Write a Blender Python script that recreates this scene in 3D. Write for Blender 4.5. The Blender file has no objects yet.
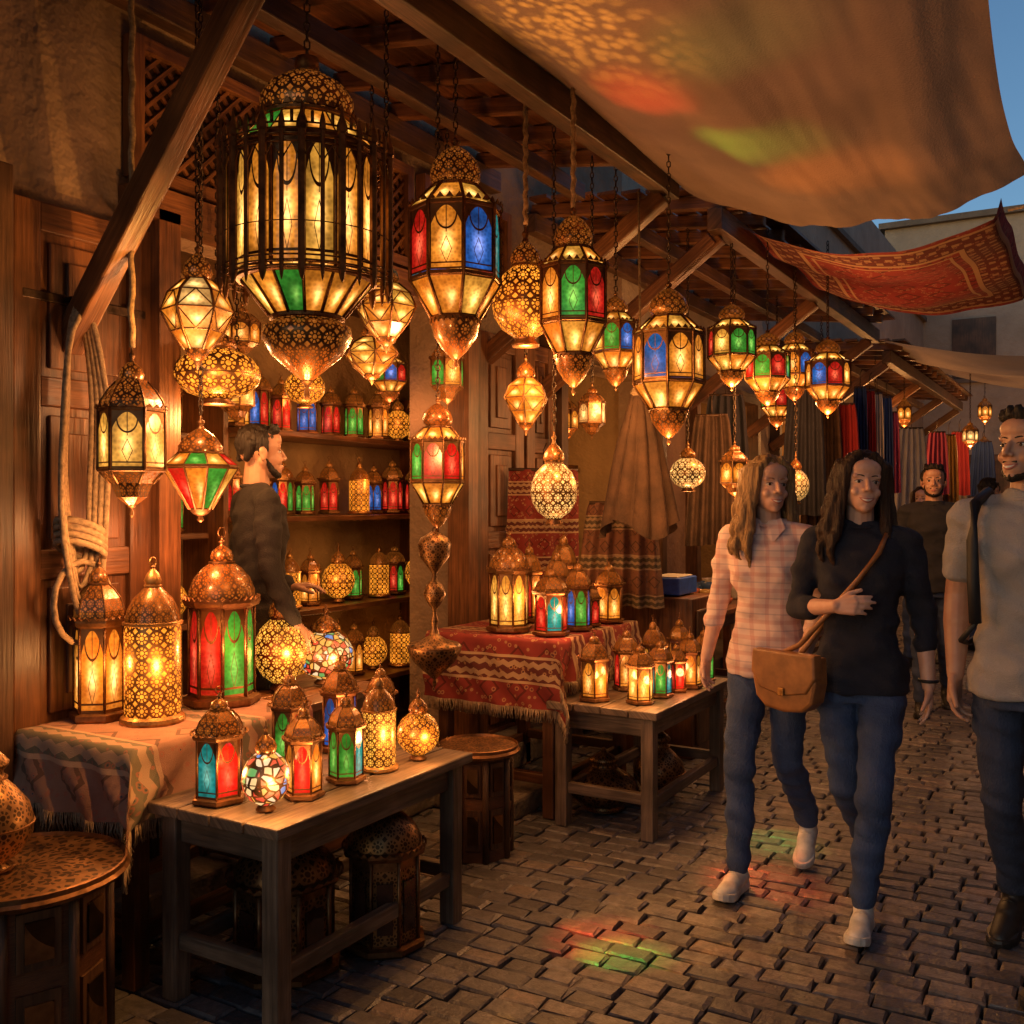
import bpy, bmesh, math, random, time
import numpy as np
from mathutils import Vector, Matrix, noise
random.seed(7); T0=time.time()
scene=bpy.context.scene
scene.view_settings.view_transform='Standard'
pi=math.pi; sin=math.sin; cos=math.cos
# ---------------------------------------------------------------- node helpers
def mk(name):
    m=bpy.data.materials.new(name); m.use_nodes=True; t=m.node_tree; t.nodes.clear()
    o=t.nodes.new('ShaderNodeOutputMaterial'); return m,t,o
def nd(t,typ,ins=None,**kw):
    n=t.nodes.new(typ)
    for k,v in kw.items(): setattr(n,k,v)
    for k,v in (ins or {}).items():
        if isinstance(v,E): v=v.o
        if isinstance(v,bpy.types.NodeSocket): t.links.new(v,n.inputs[k])
        else:
            if isinstance(v,tuple) and len(v)==3 and len(n.inputs[k].default_value)==4: v=v+(1,)
            n.inputs[k].default_value=v
    return n
class E:
    def __init__(s,t,o): s.t=t; s.o=o
    def op(s,k,b=None,c=None):
        n=s.t.nodes.new('ShaderNodeMath'); n.operation=k
        for i,x in enumerate((s,b,c)):
            if x is None: continue
            if isinstance(x,E): s.t.links.new(x.o,n.inputs[i])
            else: n.inputs[i].default_value=x
        return E(s.t,n.outputs[0])
    def __add__(s,b): return s.op('ADD',b)
    def __sub__(s,b): return s.op('SUBTRACT',b)
    def __mul__(s,b): return s.op('MULTIPLY',b)
    def lt(s,b): return s.op('LESS_THAN',b)
    def gt(s,b): return s.op('GREATER_THAN',b)
    def mx(s,b): return s.op('MAXIMUM',b)
    def abs(s): return s.op('ABSOLUTE')
    def fr(s): return s.op('FRACT')
    def cos(s): return s.op('COSINE')
    def sqrt(s): return s.op('SQRT')
def uvxy(t):
    c=nd(t,'ShaderNodeTexCoord'); x=nd(t,'ShaderNodeSeparateXYZ',{0:c.outputs['UV']})
    return E(t,x.outputs[0]),E(t,x.outputs[1]),c
def ramp(t,fac,stops,const=False):
    n=nd(t,'ShaderNodeValToRGB',{0:fac}); el=n.color_ramp.elements
    while len(el)<len(stops): el.new(.5)
    for e,(p,c) in zip(el,stops): e.position=p; e.color=(c+(1,)) if len(c)==3 else c
    if const: n.color_ramp.interpolation='CONSTANT'
    return n.outputs[0]
def mapping(t,vec,sc): return nd(t,'ShaderNodeMapping',{0:vec,3:sc}).outputs[0]
def noi(t,vec,scale,detail=3,rough=.55):
    ins={'Scale':scale,'Detail':min(detail,3.5),'Roughness':rough}
    if vec is not None: ins['Vector']=vec
    return nd(t,'ShaderNodeTexNoise',ins).outputs[0]
def mixc(t,f,a,b,bt='MIX'):
    n=nd(t,'ShaderNodeMix',None,data_type='RGBA',blend_type=bt)
    for k,v in ((0,f),(6,a),(7,b)):
        if isinstance(v,E): v=v.o
        if isinstance(v,bpy.types.NodeSocket): t.links.new(v,n.inputs[k])
        else: n.inputs[k].default_value=v+(1,) if isinstance(v,tuple) and len(v)==3 else v
    return n.outputs[2]
def pr(t,col,rough=.6,metal=0,normal=None,**kw):
    ins={'Base Color':col,'Roughness':rough,'Metallic':metal}
    if normal is not None: ins['Normal']=normal
    ins.update(kw)
    return nd(t,'ShaderNodeBsdfPrincipled',ins).outputs[0]
def bump(t,h,st=.3,dist=.01):
    return nd(t,'ShaderNodeBump',{'Height':h,'Strength':st,'Distance':dist}).outputs[0]
def objc(t): return nd(t,'ShaderNodeTexCoord').outputs['Object']
def out(t,o,s): t.links.new(s,o.inputs[0])
# ---------------------------------------------------------------- materials
def wood(name,c1,c2,rough=.55):
    m,t,o=mk(name); u,v,c=uvxy(t)
    g=noi(t,mapping(t,c.outputs['UV'],(2.2,38,1)),1.6,3.5,.65)
    b=noi(t,objc(t),3.5,3)
    col=ramp(t,g,[(.32,c1),(.68,c2)])
    col=mixc(t,ramp(t,b,[(.35,(0,0,0)),(.65,(.85,.85,.85))]),col,(c1[0]*.4,c1[1]*.4,c1[2]*.4),'MIX')
    out(t,o,pr(t,col,rough,0,bump(t,g,.6,.005))); return m
WOOD=wood('dark_wood',(.055,.025,.011),(.17,.08,.035),.5)
WOODR=wood('red_wood',(.09,.033,.012),(.28,.112,.04),.42)
WOODT=wood('aged_table_wood',(.09,.06,.04),(.30,.205,.13),.5)
def plaster(name,c,dark=.45):
    m,t,o=mk(name); ob=objc(t)
    n1=noi(t,ob,1.1,3.5,.6); n2=noi(t,ob,9,3,.65)
    col=ramp(t,n1,[(.3,tuple(x*dark for x in c)),(.68,c)])
    col=mixc(t,E(t,n2)*.5,col,tuple(x*.45 for x in c))
    out(t,o,pr(t,col,.9,0,bump(t,n2,.8,.035))); return m
PLAST=plaster('old_plaster',(.40,.27,.175),.38); PLAST2=plaster('pale_plaster',(.52,.42,.31),.6)
PLASTI=plaster('interior_plaster',(.44,.28,.13),.5)
STONE=plaster('stone',(.24,.19,.14),.5)
def brass(name,c,rough=.36):
    m,t,o=mk(name); ob=objc(t); n=noi(t,ob,14,3,.7)
    col=ramp(t,n,[(.3,tuple(x*.25 for x in c)),(.62,c)])
    r=ramp(t,n,[(.3,(.6,)*3),(.7,(rough,)*3)])
    out(t,o,pr(t,col,r,.9)); return m
BR=brass('aged_brass',(.27,.13,.055)); BRL=brass('bright_brass',(.62,.34,.12),.28); IRON=brass('dark_iron',(.10,.065,.045),.45)
def hole_mask(t,u,v,style):
    if style=='arch':
        a=(u-.5).abs(); ins=a.lt(.43)*v.gt(.03)*((a*a*1.5)+v).lt(.97)
        r=(((u-.5)*(u-.5))+((v-.86)*(v-.86)*1.6)).sqrt(); ring=((r-.3).abs()).gt(.022)
        bar=(v-.10).abs().gt(.012); th=a.gt(.014).mx(v.lt(.56))
        d=(a*1.3+(v-.30).abs()); dia=((d-.20).abs()).gt(.014)
        return ins*ring*th*bar*dia
    if style=='plain':
        a=(u-.5).abs(); b=(v-.5).abs(); return a.lt(.46)*b.lt(.47)
    fu=u.fr()-.5; fv=v.fr()-.5; r=((fu*fu)+(fv*fv)).sqrt(); th=fv.op('ARCTAN2',fu)
    h1=r.lt(.15); h2=((r-.31).abs()).lt(.085)*((th*8).cos()).gt(-.3); h3=((fu.abs()+fv.abs())).gt(.79)
    return h1.mx(h2).mx(h3)
def lampmat(name,col,style,metal=(.25,.12,.05),em=1.0,hot=3.0,warm=True):
    m,t,o=mk(name); u,v,c=uvxy(t); ob=c.outputs['Object']
    n=noi(t,ob,11,2); vor=nd(t,'ShaderNodeTexVoronoi',{'Vector':ob,'Scale':75.0}).outputs[0]
    g=ramp(t,n,[(.3,(.35,)*3),(.7,(1.15,)*3)]); g=E(t,g)*(E(t,vor)*.9+.5)
    mask=hole_mask(t,u,v,style)
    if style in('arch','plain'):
        d=((u-.5)*(u-.5)*2.2)+((v-.40)*(v-.40)*1.8); h=(d*-11.0).op('EXPONENT')  # bulb glow painted into the opaque pane's emission, brightest near its middle
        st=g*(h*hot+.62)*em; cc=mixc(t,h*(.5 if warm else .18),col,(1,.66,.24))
    else: st=g*em; cc=col
    base=mixc(t,mask,ramp(t,n,[(.3,tuple(x*.3 for x in metal)),(.65,metal)]),tuple(x*.2 for x in col))
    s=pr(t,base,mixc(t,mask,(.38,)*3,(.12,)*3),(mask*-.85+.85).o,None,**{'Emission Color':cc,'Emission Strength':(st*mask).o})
    out(t,o,s)
    try: m.cycles.emission_sampling='NONE'
    except: pass
    return m
COL={'a':(1,.30,.022),'y':(1,.43,.05),'c':(1,.50,.13),'r':(.85,.018,.01),'g':(.07,.45,.04),'b':(.02,.15,.62),'t':(.02,.38,.36)}
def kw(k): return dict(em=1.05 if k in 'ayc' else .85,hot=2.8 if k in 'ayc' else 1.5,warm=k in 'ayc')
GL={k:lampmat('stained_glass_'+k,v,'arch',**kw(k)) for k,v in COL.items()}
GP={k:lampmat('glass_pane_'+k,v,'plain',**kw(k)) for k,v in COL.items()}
FIL=lampmat('filigree_brass',(1,.27,.03),'star',em=.30)
FILB={k:lampmat('pierced_brass_'+k,COL[k],'star',metal=(.42,.21,.08),em=1.8) for k in 'acry'}
def mosaic():
    m,t,o=mk('mosaic_glass'); ob=objc(t)
    v1=nd(t,'ShaderNodeTexVoronoi',{'Vector':ob,'Scale':38.0}); v2=nd(t,'ShaderNodeTexVoronoi',{'Vector':ob,'Scale':38.0},feature='DISTANCE_TO_EDGE')
    sp=nd(t,'ShaderNodeSeparateColor',{0:v1.outputs['Color']})
    col=ramp(t,sp.outputs[0],[(0,(.8,.05,.02)),(.25,(1,.62,.25)),(.45,(.1,.4,.1)),(.58,(1,.42,.06)),(.78,(1,.7,.4)),(.93,(.05,.25,.6))],True)
    mk_=E(t,v2.outputs[0]).gt(.10)
    out(t,o,pr(t,mixc(t,mk_,(.2,.12,.06),(.1,.1,.1)),.3,(mk_*-.8+.8).o,None,**{'Emission Color':col,'Emission Strength':(mk_*1.0).o}))
    try: m.cycles.emission_sampling='NONE'
    except: pass
    return m
MOS=mosaic()
def simple(name,c,rough=.8,var=.35,scale=20,bs=.3,bd=.004,**kw):
    m,t,o=mk(name); ob=objc(t); n=noi(t,ob,scale,3)
    col=ramp(t,n,[(.3,tuple(x*(1-var) for x in c)),(.7,tuple(min(1,x*(1+var*.4)) for x in c))])
    out(t,o,pr(t,col,rough,0,bump(t,n,bs,bd),**kw)); return m
ROPE=simple('rope',(.36,.24,.13),.9,.5,60,.8,.004)
def cloth(name,c,scale=300,wr=2.5,transl=0,var=.3):
    m,t,o=mk(name); ob=objc(t)
    n=noi(t,ob,wr,3.5); w=noi(t,ob,scale,1)
    col=ramp(t,n,[(.3,tuple(x*(1-var) for x in c)),(.7,c)])
    col=mixc(t,E(t,w)*.35,col,tuple(x*.4 for x in c))
    s=pr(t,col,.9,0,bump(t,(E(t,n)+E(t,w)*.2).o,.6,.025))
    if transl: s=nd(t,'ShaderNodeMixShader',{0:transl,1:s,2:nd(t,'ShaderNodeBsdfTranslucent',{0:col}).outputs[0]}).outputs[0]
    out(t,o,s); return m
CANVAS=cloth('canvas_fabric',(.52,.31,.15),120,1.5,.42,.4)
CANVAS2=cloth('canvas_fabric_pale',(.52,.38,.24),160,1.5,.4)
def carpet(name,base,acc,lines,su=1.0,sv=1.0,awn=False):
    m,t,o=mk(name); u,v,c=uvxy(t); u=u*su; v=v*sv
    vo=nd(t,'ShaderNodeTexVoronoi',{'Vector':c.outputs['UV'],'Scale':22.0 if not awn else 26.0}); vd=E(t,vo.outputs[0]); flo=vd.lt(.30)-vd.lt(.17); ctr=vd.lt(.09)
    nz=noi(t,c.outputs['UV'],9,3.5)
    col=mixc(t,E(t,nz)*.8,base,tuple(x*.4 for x in base))
    if awn:
        e=(u.op('MINIMUM',(u*-1+1.4))).op('MINIMUM',v.op('MINIMUM',(v*-1+2.2)))
        band=e.lt(.26)*e.gt(.08); line=((e-.27).abs().lt(.014)).mx((e-.07).abs().lt(.014)).mx((e-.33).abs().lt(.008))
        fu=(u*5).fr()-.5; fv=(v*5).fr()-.5; d=fu.abs()+fv.abs(); mot=d.lt(.42)-d.lt(.30); z=band*((((u+v)*9).fr()-.5).abs()+(((u-v)*9).fr()-.5).abs()).lt(.32)
    else:
        fu=(u*5).fr()-.5; fv=(v*5).fr()-.5; d=fu.abs()+fv.abs(); mot=d.lt(.36)-d.lt(.27)
        st=((v*2.2).fr()-.5).abs(); band=st.lt(.15); line=(st-.17).abs().lt(.018)
        z=((((u*14).fr()-.5).abs())*.5+((v*14).fr())).fr().gt(.55)*band
    col=mixc(t,mot*.8,col,tuple(x*.25 for x in base)); col=mixc(t,band*.8,col,(base[0]*.3,base[1]*.6,base[2]*.6)); col=mixc(t,flo*.7,col,acc); col=mixc(t,ctr*.8,col,(.03,.04,.08)); col=mixc(t,z*.7,col,lines); col=mixc(t,line*.9,col,lines)
    out(t,o,pr(t,col,.95,0,bump(t,noi(t,c.outputs['UV'],250,1),.6,.004))); return m
CARP=carpet('red_carpet',(.28,.035,.025),(.42,.23,.10),(.48,.32,.17))
CARPA=carpet('oriental_carpet',(.30,.028,.025),(.38,.17,.09),(.42,.25,.13),1,1,True)
CARP2=carpet('brown_carpet',(.26,.11,.06),(.09,.045,.035),(.40,.27,.15))
CLOTHT=carpet('faded_tablecloth',(.42,.22,.14),(.36,.13,.08),(.46,.30,.19),.7,.7)
def ground_mat():
    m,t,o=mk('pavement_setts'); a=nd(t,'ShaderNodeAttribute',None,attribute_name='tone'); ob=objc(t)
    n=noi(t,ob,26,3.5,.7); n2=noi(t,ob,1.3,3)
    col=ramp(t,a.outputs['Fac'],[(0,(.072,.068,.07)),(.45,(.115,.108,.108)),(.8,(.165,.15,.145)),(1,(.21,.165,.135))])
    col=mixc(t,ramp(t,n,[(.35,(0,0,0)),(.7,(.75,.75,.75))]),col,(.04,.037,.037))
    r=(E(t,n)*.45+E(t,n2)*.5-.06)
    out(t,o,pr(t,col,r,0,bump(t,n,.7,.01))); return m
SETT=ground_mat()
GROUT=simple('ground_dirt',(.035,.03,.028),.95,.4,12,.5,.01)
# ---------------------------------------------------------------- mesh builder
class MB:
    def __init__(s): s.v=[];s.f=[];s.mi=[];s.uv=[];s.sm=[];s.mats=[]
    def M(s,m):
        if m not in s.mats: s.mats.append(m)
        return s.mats.index(m)
    def add(s,vs,fs,m,uvs=None,smooth=False,mlist=None):
        b=len(s.v); s.v+=[tuple(x) for x in vs]; k0=None if mlist else s.M(m)
        for i,f in enumerate(fs):
            s.f.append([b+j for j in f]); s.mi.append(s.M(mlist[i]) if mlist else k0); s.sm.append(smooth)
            s.uv.append(uvs[i] if uvs else [(0,0)]*len(f))
    def lathe(s,prof,n,m,c=(0,0,0),rot=0,smooth=False,uv='cell',cells=8,cyc=None):
        vs=[];fs=[];uvs=[];ml=[]
        for r,z in prof:
            for k in range(n):
                a=2*pi*k/n+rot; vs.append((c[0]+r*cos(a),c[1]+r*sin(a),c[2]+z))
        rm=max(p[0] for p in prof) or 1; cs=2*pi*rm/cells; acc=0
        for i in range(len(prof)-1):
            L=math.hypot(prof[i+1][0]-prof[i][0],prof[i+1][1]-prof[i][1])
            for k in range(n):
                k2=(k+1)%n; fs.append((i*n+k,i*n+k2,(i+1)*n+k2,(i+1)*n+k))
                if uv=='pane': uvs.append([(0,0),(1,0),(1,1),(0,1)])
                else:
                    u0=k/n*cells;u1=(k+1)/n*cells; uvs.append([(u0,acc/cs),(u1,acc/cs),(u1,(acc+L)/cs),(u0,(acc+L)/cs)])
                ml.append(cyc[k%len(cyc)] if cyc else m)
            acc+=L
        s.add(vs,fs,m,uvs,smooth,ml if cyc else None)
    def tube(s,pts,r,m,n=6,smooth=True,closed=False):
        pts=[Vector(p) for p in pts]; N=len(pts); vs=[];fs=[]; up=Vector((.13,.31,.94))
        rr=r if isinstance(r,(list,tuple)) else [r]*N; uvs=[]; acc=0
        for i,p in enumerate(pts):
            if closed: t=pts[(i+1)%N]-pts[i-1]
            else: t=pts[min(i+1,N-1)]-pts[max(i-1,0)]
            t.normalize(); a=t.cross(up)
            if a.length<.05: a=t.cross(Vector((1,0,0)))
            a.normalize(); b=t.cross(a)
            for k in range(n):
                q=p+(a*cos(2*pi*k/n)+b*sin(2*pi*k/n))*rr[i]; vs.append(q)
        for i in range(N if closed else N-1):
            j=(i+1)%N; L=(pts[j]-pts[i]).length
            for k in range(n):
                k2=(k+1)%n; fs.append((i*n+k,i*n+k2,j*n+k2,j*n+k)); uvs.append([(acc,k/n),(acc,(k+1)/n),(acc+L,(k+1)/n),(acc+L,k/n)])
            acc+=L
        if not closed:
            fs.append(tuple(range(n-1,-1,-1))); uvs.append([(0,0)]*n)
            fs.append(tuple((N-1)*n+k for k in range(n))); uvs.append([(0,0)]*n)
        s.add(vs,fs,m,uvs,smooth)
    def box(s,c,d,m,mat=None):
        hx,hy,hz=d[0]/2,d[1]/2,d[2]/2
        P=[Vector((x*hx,y*hy,z*hz)) for x in(-1,1) for y in(-1,1) for z in(-1,1)]
        F=[(0,1,3,2),(4,6,7,5),(0,4,5,1),(2,3,7,6),(0,2,6,4),(1,5,7,3)]
        ax=max(range(3),key=lambda i:d[i]); o=random.random()*20; uvs=[]
        for f in F:
            l=[]
            for j in f:
                p=P[j]; w=[p[i] for i in range(3) if i!=ax]; l.append((p[ax]+o,w[0]+w[1]*1.0+o))
            uvs.append(l)
        vs=[(mat@p if mat else p)+Vector(c) for p in P]
        s.add(vs,F,m,uvs)
    def beam(s,a,b,w,h,m):
        a=Vector(a);b=Vector(b);d=b-a;L=d.length;x=d.normalized();y=Vector((0,0,1)).cross(x)
        if y.length<.01: y=Vector((0,1,0))
        y.normalize();z=x.cross(y); R=Matrix((x,y,z)).transposed()
        s.box((a+b)/2,(L,w,h),m,R)
    def grid(s,fn,nu,nv,m,smooth=True,us=1,vs_=1):
        vs=[];fs=[];uvs=[]
        for i in range(nu+1):
            for j in range(nv+1): vs.append(fn(i/nu,j/nv))
        for i in range(nu):
            for j in range(nv):
                a=i*(nv+1)+j; fs.append((a,a+nv+1,a+nv+2,a+1))
                uvs.append([(i/nu*us,j/nv*vs_),((i+1)/nu*us,j/nv*vs_),((i+1)/nu*us,(j+1)/nv*vs_),(i/nu*us,(j+1)/nv*vs_)])
        s.add(vs,fs,m,uvs,smooth)
    def mesh(s,name):
        me=bpy.data.meshes.new(name); me.from_pydata(s.v,[],s.f)
        for m in s.mats: me.materials.append(m)
        me.polygons.foreach_set('material_index',s.mi); me.polygons.foreach_set('use_smooth',s.sm)
        ul=me.uv_layers.new(name='UVMap'); flat=[c for f in s.uv for p in f for c in p]
        ul.data.foreach_set('uv',flat); me.update(); return me
    def obj(s,name,loc=(0,0,0),parent=None,bevel=0,rotz=0):
        o=bpy.data.objects.new(name,s.mesh(name)); scene.collection.objects.link(o); o.location=loc; o.rotation_euler[2]=rotz
        if parent: o.parent=parent
        if bevel:
            b=o.modifiers.new('bevel','BEVEL'); b.width=bevel; b.segments=2; b.limit_method='ANGLE'
        return o
def empty(name,loc=(0,0,0),rotz=0):
    e=bpy.data.objects.new(name,None); scene.collection.objects.link(e); e.location=loc; e.rotation_euler[2]=rotz; return e
# ---------------------------------------------------------------- people
def closef(m,n):
    fs=[(i*n+k,i*n+(k+1)%n,(i+1)*n+(k+1)%n,(i+1)*n+k) for i in range(m-1) for k in range(n)]
    fs.append(tuple(range(n-1,-1,-1))); fs.append(tuple((m-1)*n+k for k in range(n))); return fs
def cap(a,b,ra,rb,n=14,ell=1):
    a=Vector(a);b=Vector(b);d=b-a;L=max(d.length,1e-5);t=d/L
    up=Vector((0,0,1)) if abs(t.z)<.9 else Vector((0,1,0)); x=t.cross(up).normalized(); y=t.cross(x); vs=[];rs=[]
    for k in(90,60,30,0): q=math.radians(k); rs.append((-ra*sin(q),ra*cos(q)+1e-4))
    for k in(0,30,60,90): q=math.radians(k); rs.append((L+rb*sin(q),rb*cos(q)+1e-4))
    for l,r in rs:
        for k in range(n):
            q=2*pi*k/n; vs.append(a+t*l+(x*cos(q)+y*sin(q)*ell)*r)
    return vs,closef(len(rs),n)
def ell(c,r,M=None):
    vs=[];n=16;m=11
    for i in range(m):
        q=-pi/2+pi*i/(m-1)
        for k in range(n):
            p=Vector((r[0]*(cos(q)+1e-4)*cos(2*pi*k/n),r[1]*(cos(q)+1e-4)*sin(2*pi*k/n),r[2]*sin(q)))
            vs.append((M@p if M else p)+Vector(c))
    return vs,closef(m,n)
def loft(secs,n=20):
    vs=[]
    for cx,cy,z,rx,ry in secs:
        for k in range(n):
            q=2*pi*k/n; e=.85; cx_=math.copysign(abs(cos(q))**e,cos(q)); sy_=math.copysign(abs(sin(q))**e,sin(q)); vs.append(Vector((cx+rx*cx_,cy+ry*sy_,z)))
    return vs,closef(len(secs),n)
def fuse(parts,name,mat,parent,vox=.01,it=4,M=None,disp=None):
    vs=[];fs=[]
    for v,f in parts:
        b=len(vs); vs+=[tuple((M@Vector(p)) if M else p) for p in v]; fs+=[tuple(b+j for j in g) for g in f]
    me=bpy.data.meshes.new('t'); me.from_pydata(vs,[],fs)
    bm=bmesh.new(); bm.from_mesh(me); bmesh.ops.recalc_face_normals(bm,faces=bm.faces); bm.to_mesh(me); bm.free()
    o=bpy.data.objects.new('t',me); scene.collection.objects.link(o)
    r=o.modifiers.new('r','REMESH'); r.mode='VOXEL'; r.voxel_size=vox; r.adaptivity=0
    s=o.modifiers.new('s','SMOOTH'); s.factor=.5; s.iterations=it
    dg=bpy.context.evaluated_depsgraph_get(); m2=bpy.data.meshes.new_from_object(o.evaluated_get(dg)); bpy.data.objects.remove(o)
    if disp:
        n=len(m2.vertices); co=np.empty(n*3,'f'); no=np.empty(n*3,'f'); m2.vertices.foreach_get('co',co); m2.vertices.foreach_get('normal',no)
        co=co.reshape(-1,3); no=no.reshape(-1,3); dd=np.array([disp(Vector(c)) for c in co.tolist()],'f'); co=co+no*dd[:,None]; m2.vertices.foreach_set('co',co.ravel()); m2.update()
    m2.materials.clear(); m2.materials.append(mat); m2.polygons.foreach_set('use_smooth',[True]*len(m2.polygons)); m2.name=name
    ob=bpy.data.objects.new(name,m2); scene.collection.objects.link(ob); ob.parent=parent; return ob
def skinm(name,c):
    m,t,o=mk(name); ob=objc(t); n=noi(t,ob,24,3); n2=noi(t,ob,140,2); col=ramp(t,n,[(.3,(c[0]*.88,c[1]*.76,c[2]*.72)),(.7,c)])
    out(t,o,pr(t,col,.45,0,bump(t,n2,.2,.0015))); return m
SK1=skinm('skin_light',(.64,.40,.30)); SK2=skinm('skin_tan',(.48,.28,.19))
def hairm(name,c):
    m,t,o=mk(name); ob=objc(t); n=noi(t,mapping(t,ob,(120,120,7)),1.5,3,.7)
    col=ramp(t,n,[(.3,tuple(x*.3 for x in c)),(.7,c)]); out(t,o,pr(t,col,.5,0,bump(t,n,1,.008),**{'Specular IOR Level':.3})); return m
HB=hairm('blonde_hair',(.46,.27,.115)); HD=hairm('dark_hair',(.055,.026,.015)); HK=hairm('black_hair',(.018,.012,.009))
def denim(name,c):
    m,t,o=mk(name); ob=objc(t); n=noi(t,ob,6,3); w=noi(t,mapping(t,ob,(1,1,.35)),220,1)
    col=ramp(t,n,[(.35,tuple(x*.5 for x in c)),(.7,c)]); col=mixc(t,E(t,w)*.5,col,tuple(x*1.9 for x in c)); out(t,o,pr(t,col,.85,0,bump(t,(E(t,w)*.4+E(t,n)).o,.7,.014))); return m
JN=denim('blue_denim',(.040,.068,.155)); JN2=denim('dark_denim',(.03,.045,.095))
NAVY=cloth('navy_cotton',(.02,.023,.042),260,8,0,.4); GREY=cloth('grey_cotton',(.38,.36,.36),260,8,0,.2); BLACKT=cloth('black_tshirt',(.02,.02,.025),260,8); COAT=cloth('dark_jacket',(.03,.025,.023),200,6,0,.4)
def plaid():
    m,t,o=mk('plaid_shirt_cloth'); ob=objc(t); x=nd(t,'ShaderNodeSeparateXYZ',{0:ob}); X=E(t,x.outputs[0]);Z=E(t,x.outputs[2]);Y=E(t,x.outputs[1])
    a=(((X+Y*.6)*16).fr()-.5).abs().lt(.13); b=((Z*16).fr()-.5).abs().lt(.13); c2=((Z*16+.5).fr()-.5).abs().lt(.04)
    col=mixc(t,a*.35,(.70,.53,.48),(.48,.17,.16)); col=mixc(t,b*.35,col,(.48,.19,.17)); col=mixc(t,c2*.35,col,(.2,.16,.24))
    out(t,o,pr(t,col,.85,0,bump(t,noi(t,ob,8,3),.6,.025))); return m
PLAID=plaid()
SOLE=simple('rubber_sole',(.65,.63,.58),.6); SHW=simple('white_canvas_shoe',(.72,.69,.63),.7); SHB=simple('black_shoe',(.02,.02,.022),.5)
LEA=simple('tan_leather',(.33,.135,.04),.4,.4,18,.3,.003); BLK=simple('black_nylon',(.015,.015,.018),.6)
EYEW=simple('eye_white',(.6,.57,.53),.25,.05); EYED=simple('eye_dark',(.025,.014,.009),.15,.1); LIP=simple('lips',(.46,.16,.13),.4,.1); TEETH=simple('teeth',(.78,.74,.68),.3,.03)
def hand(w,d,n,side,curl=.45,s=1):
    w=Vector(w);d=Vector(d).normalized();n=Vector(n);n=(n-d*n.dot(d)).normalized();t=d.cross(n).normalized()*side; P=[]
    Ls=[.066,.074,.069,.053]
    for i in range(4):
        off=(1.5-i)*.0190*s; b=w+d*(.080-.006*abs(i-1))*s+t*off
        P.append(cap(w+t*off*.55+d*.01,b,.0160*s,.0122*s))
        p=b; cu=0
        for k,f in enumerate((.45,.31,.24)):
            cu+=curl*(.7+.12*i); dd=(d*cos(cu)+n*sin(cu)); q=p+dd*Ls[i]*f*s+t*off*.04; P.append(cap(p,q,(.0088-.0009*k)*s,(.0082-.0009*k)*s,10)); p=q
    b=w+d*.022*s+t*.022*s; dd=(d*.72+t*.62+n*.3).normalized(); q=b+dd*.042*s; P.append(cap(b,q,.0138*s,.011*s)); dd=(d*.9+t*.3+n*.4).normalized(); r=q+dd*.026*s; P.append(cap(q,r,.0105*s,.009*s)); P.append(cap(r,r+dd*.018*s,.009*s,.0078*s))
    return P
def shoe(par,ank,yaw,pitch,mat,sole,s=1):
    M=Matrix.Translation(Vector(ank))@Matrix.Rotation(yaw,4,'Z')@Matrix.Rotation(pitch,4,'X')@Matrix.Scale(s,4)
    P=[cap((0,.03,-.035),(0,-.06,-.04),.036,.038),cap((0,-.06,-.042),(0,-.15,-.052),.038,.031,ell=.8),cap((0,.01,-.03),(0,.005,.0),.038,.036),cap((.012,-.1,-.055),(.008,-.15,-.058),.03,.026)]
    fuse(P,'shoe_upper',mat,par,.006,3,M)
    mb=MB(); prof=[(.068,.006),(.062,.024),(.04,.034),(0,.033),(-.05,.034),(-.10,.043),(-.14,.044),(-.17,.034),(-.187,.018),(-.192,.004)]
    ring=[(w,y) for y,w in prof]+[(-w,y) for y,w in reversed(prof)]; n=len(ring); vs=[]
    for z,k in((-.085,.93),(-.08,1),(-.062,1.0),(-.055,.96)):
        for w,y in ring: vs.append(M@Vector((w*k,-.06+(y+.06)*k,z+(max(0,-y-.13)*.25))))
    mb.add(vs,closef(4,n),sole,smooth=False)
    for k in range(5):
        y=-.045-.018*k; z=-.003-.0075*k; mb.tube([M@Vector((-.02,y,z-.006)),M@Vector((0,y,z+.003)),M@Vector((.02,y,z-.006))],.0028*s,sole,5)
    mb.obj('shoe_sole',parent=par)
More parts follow.
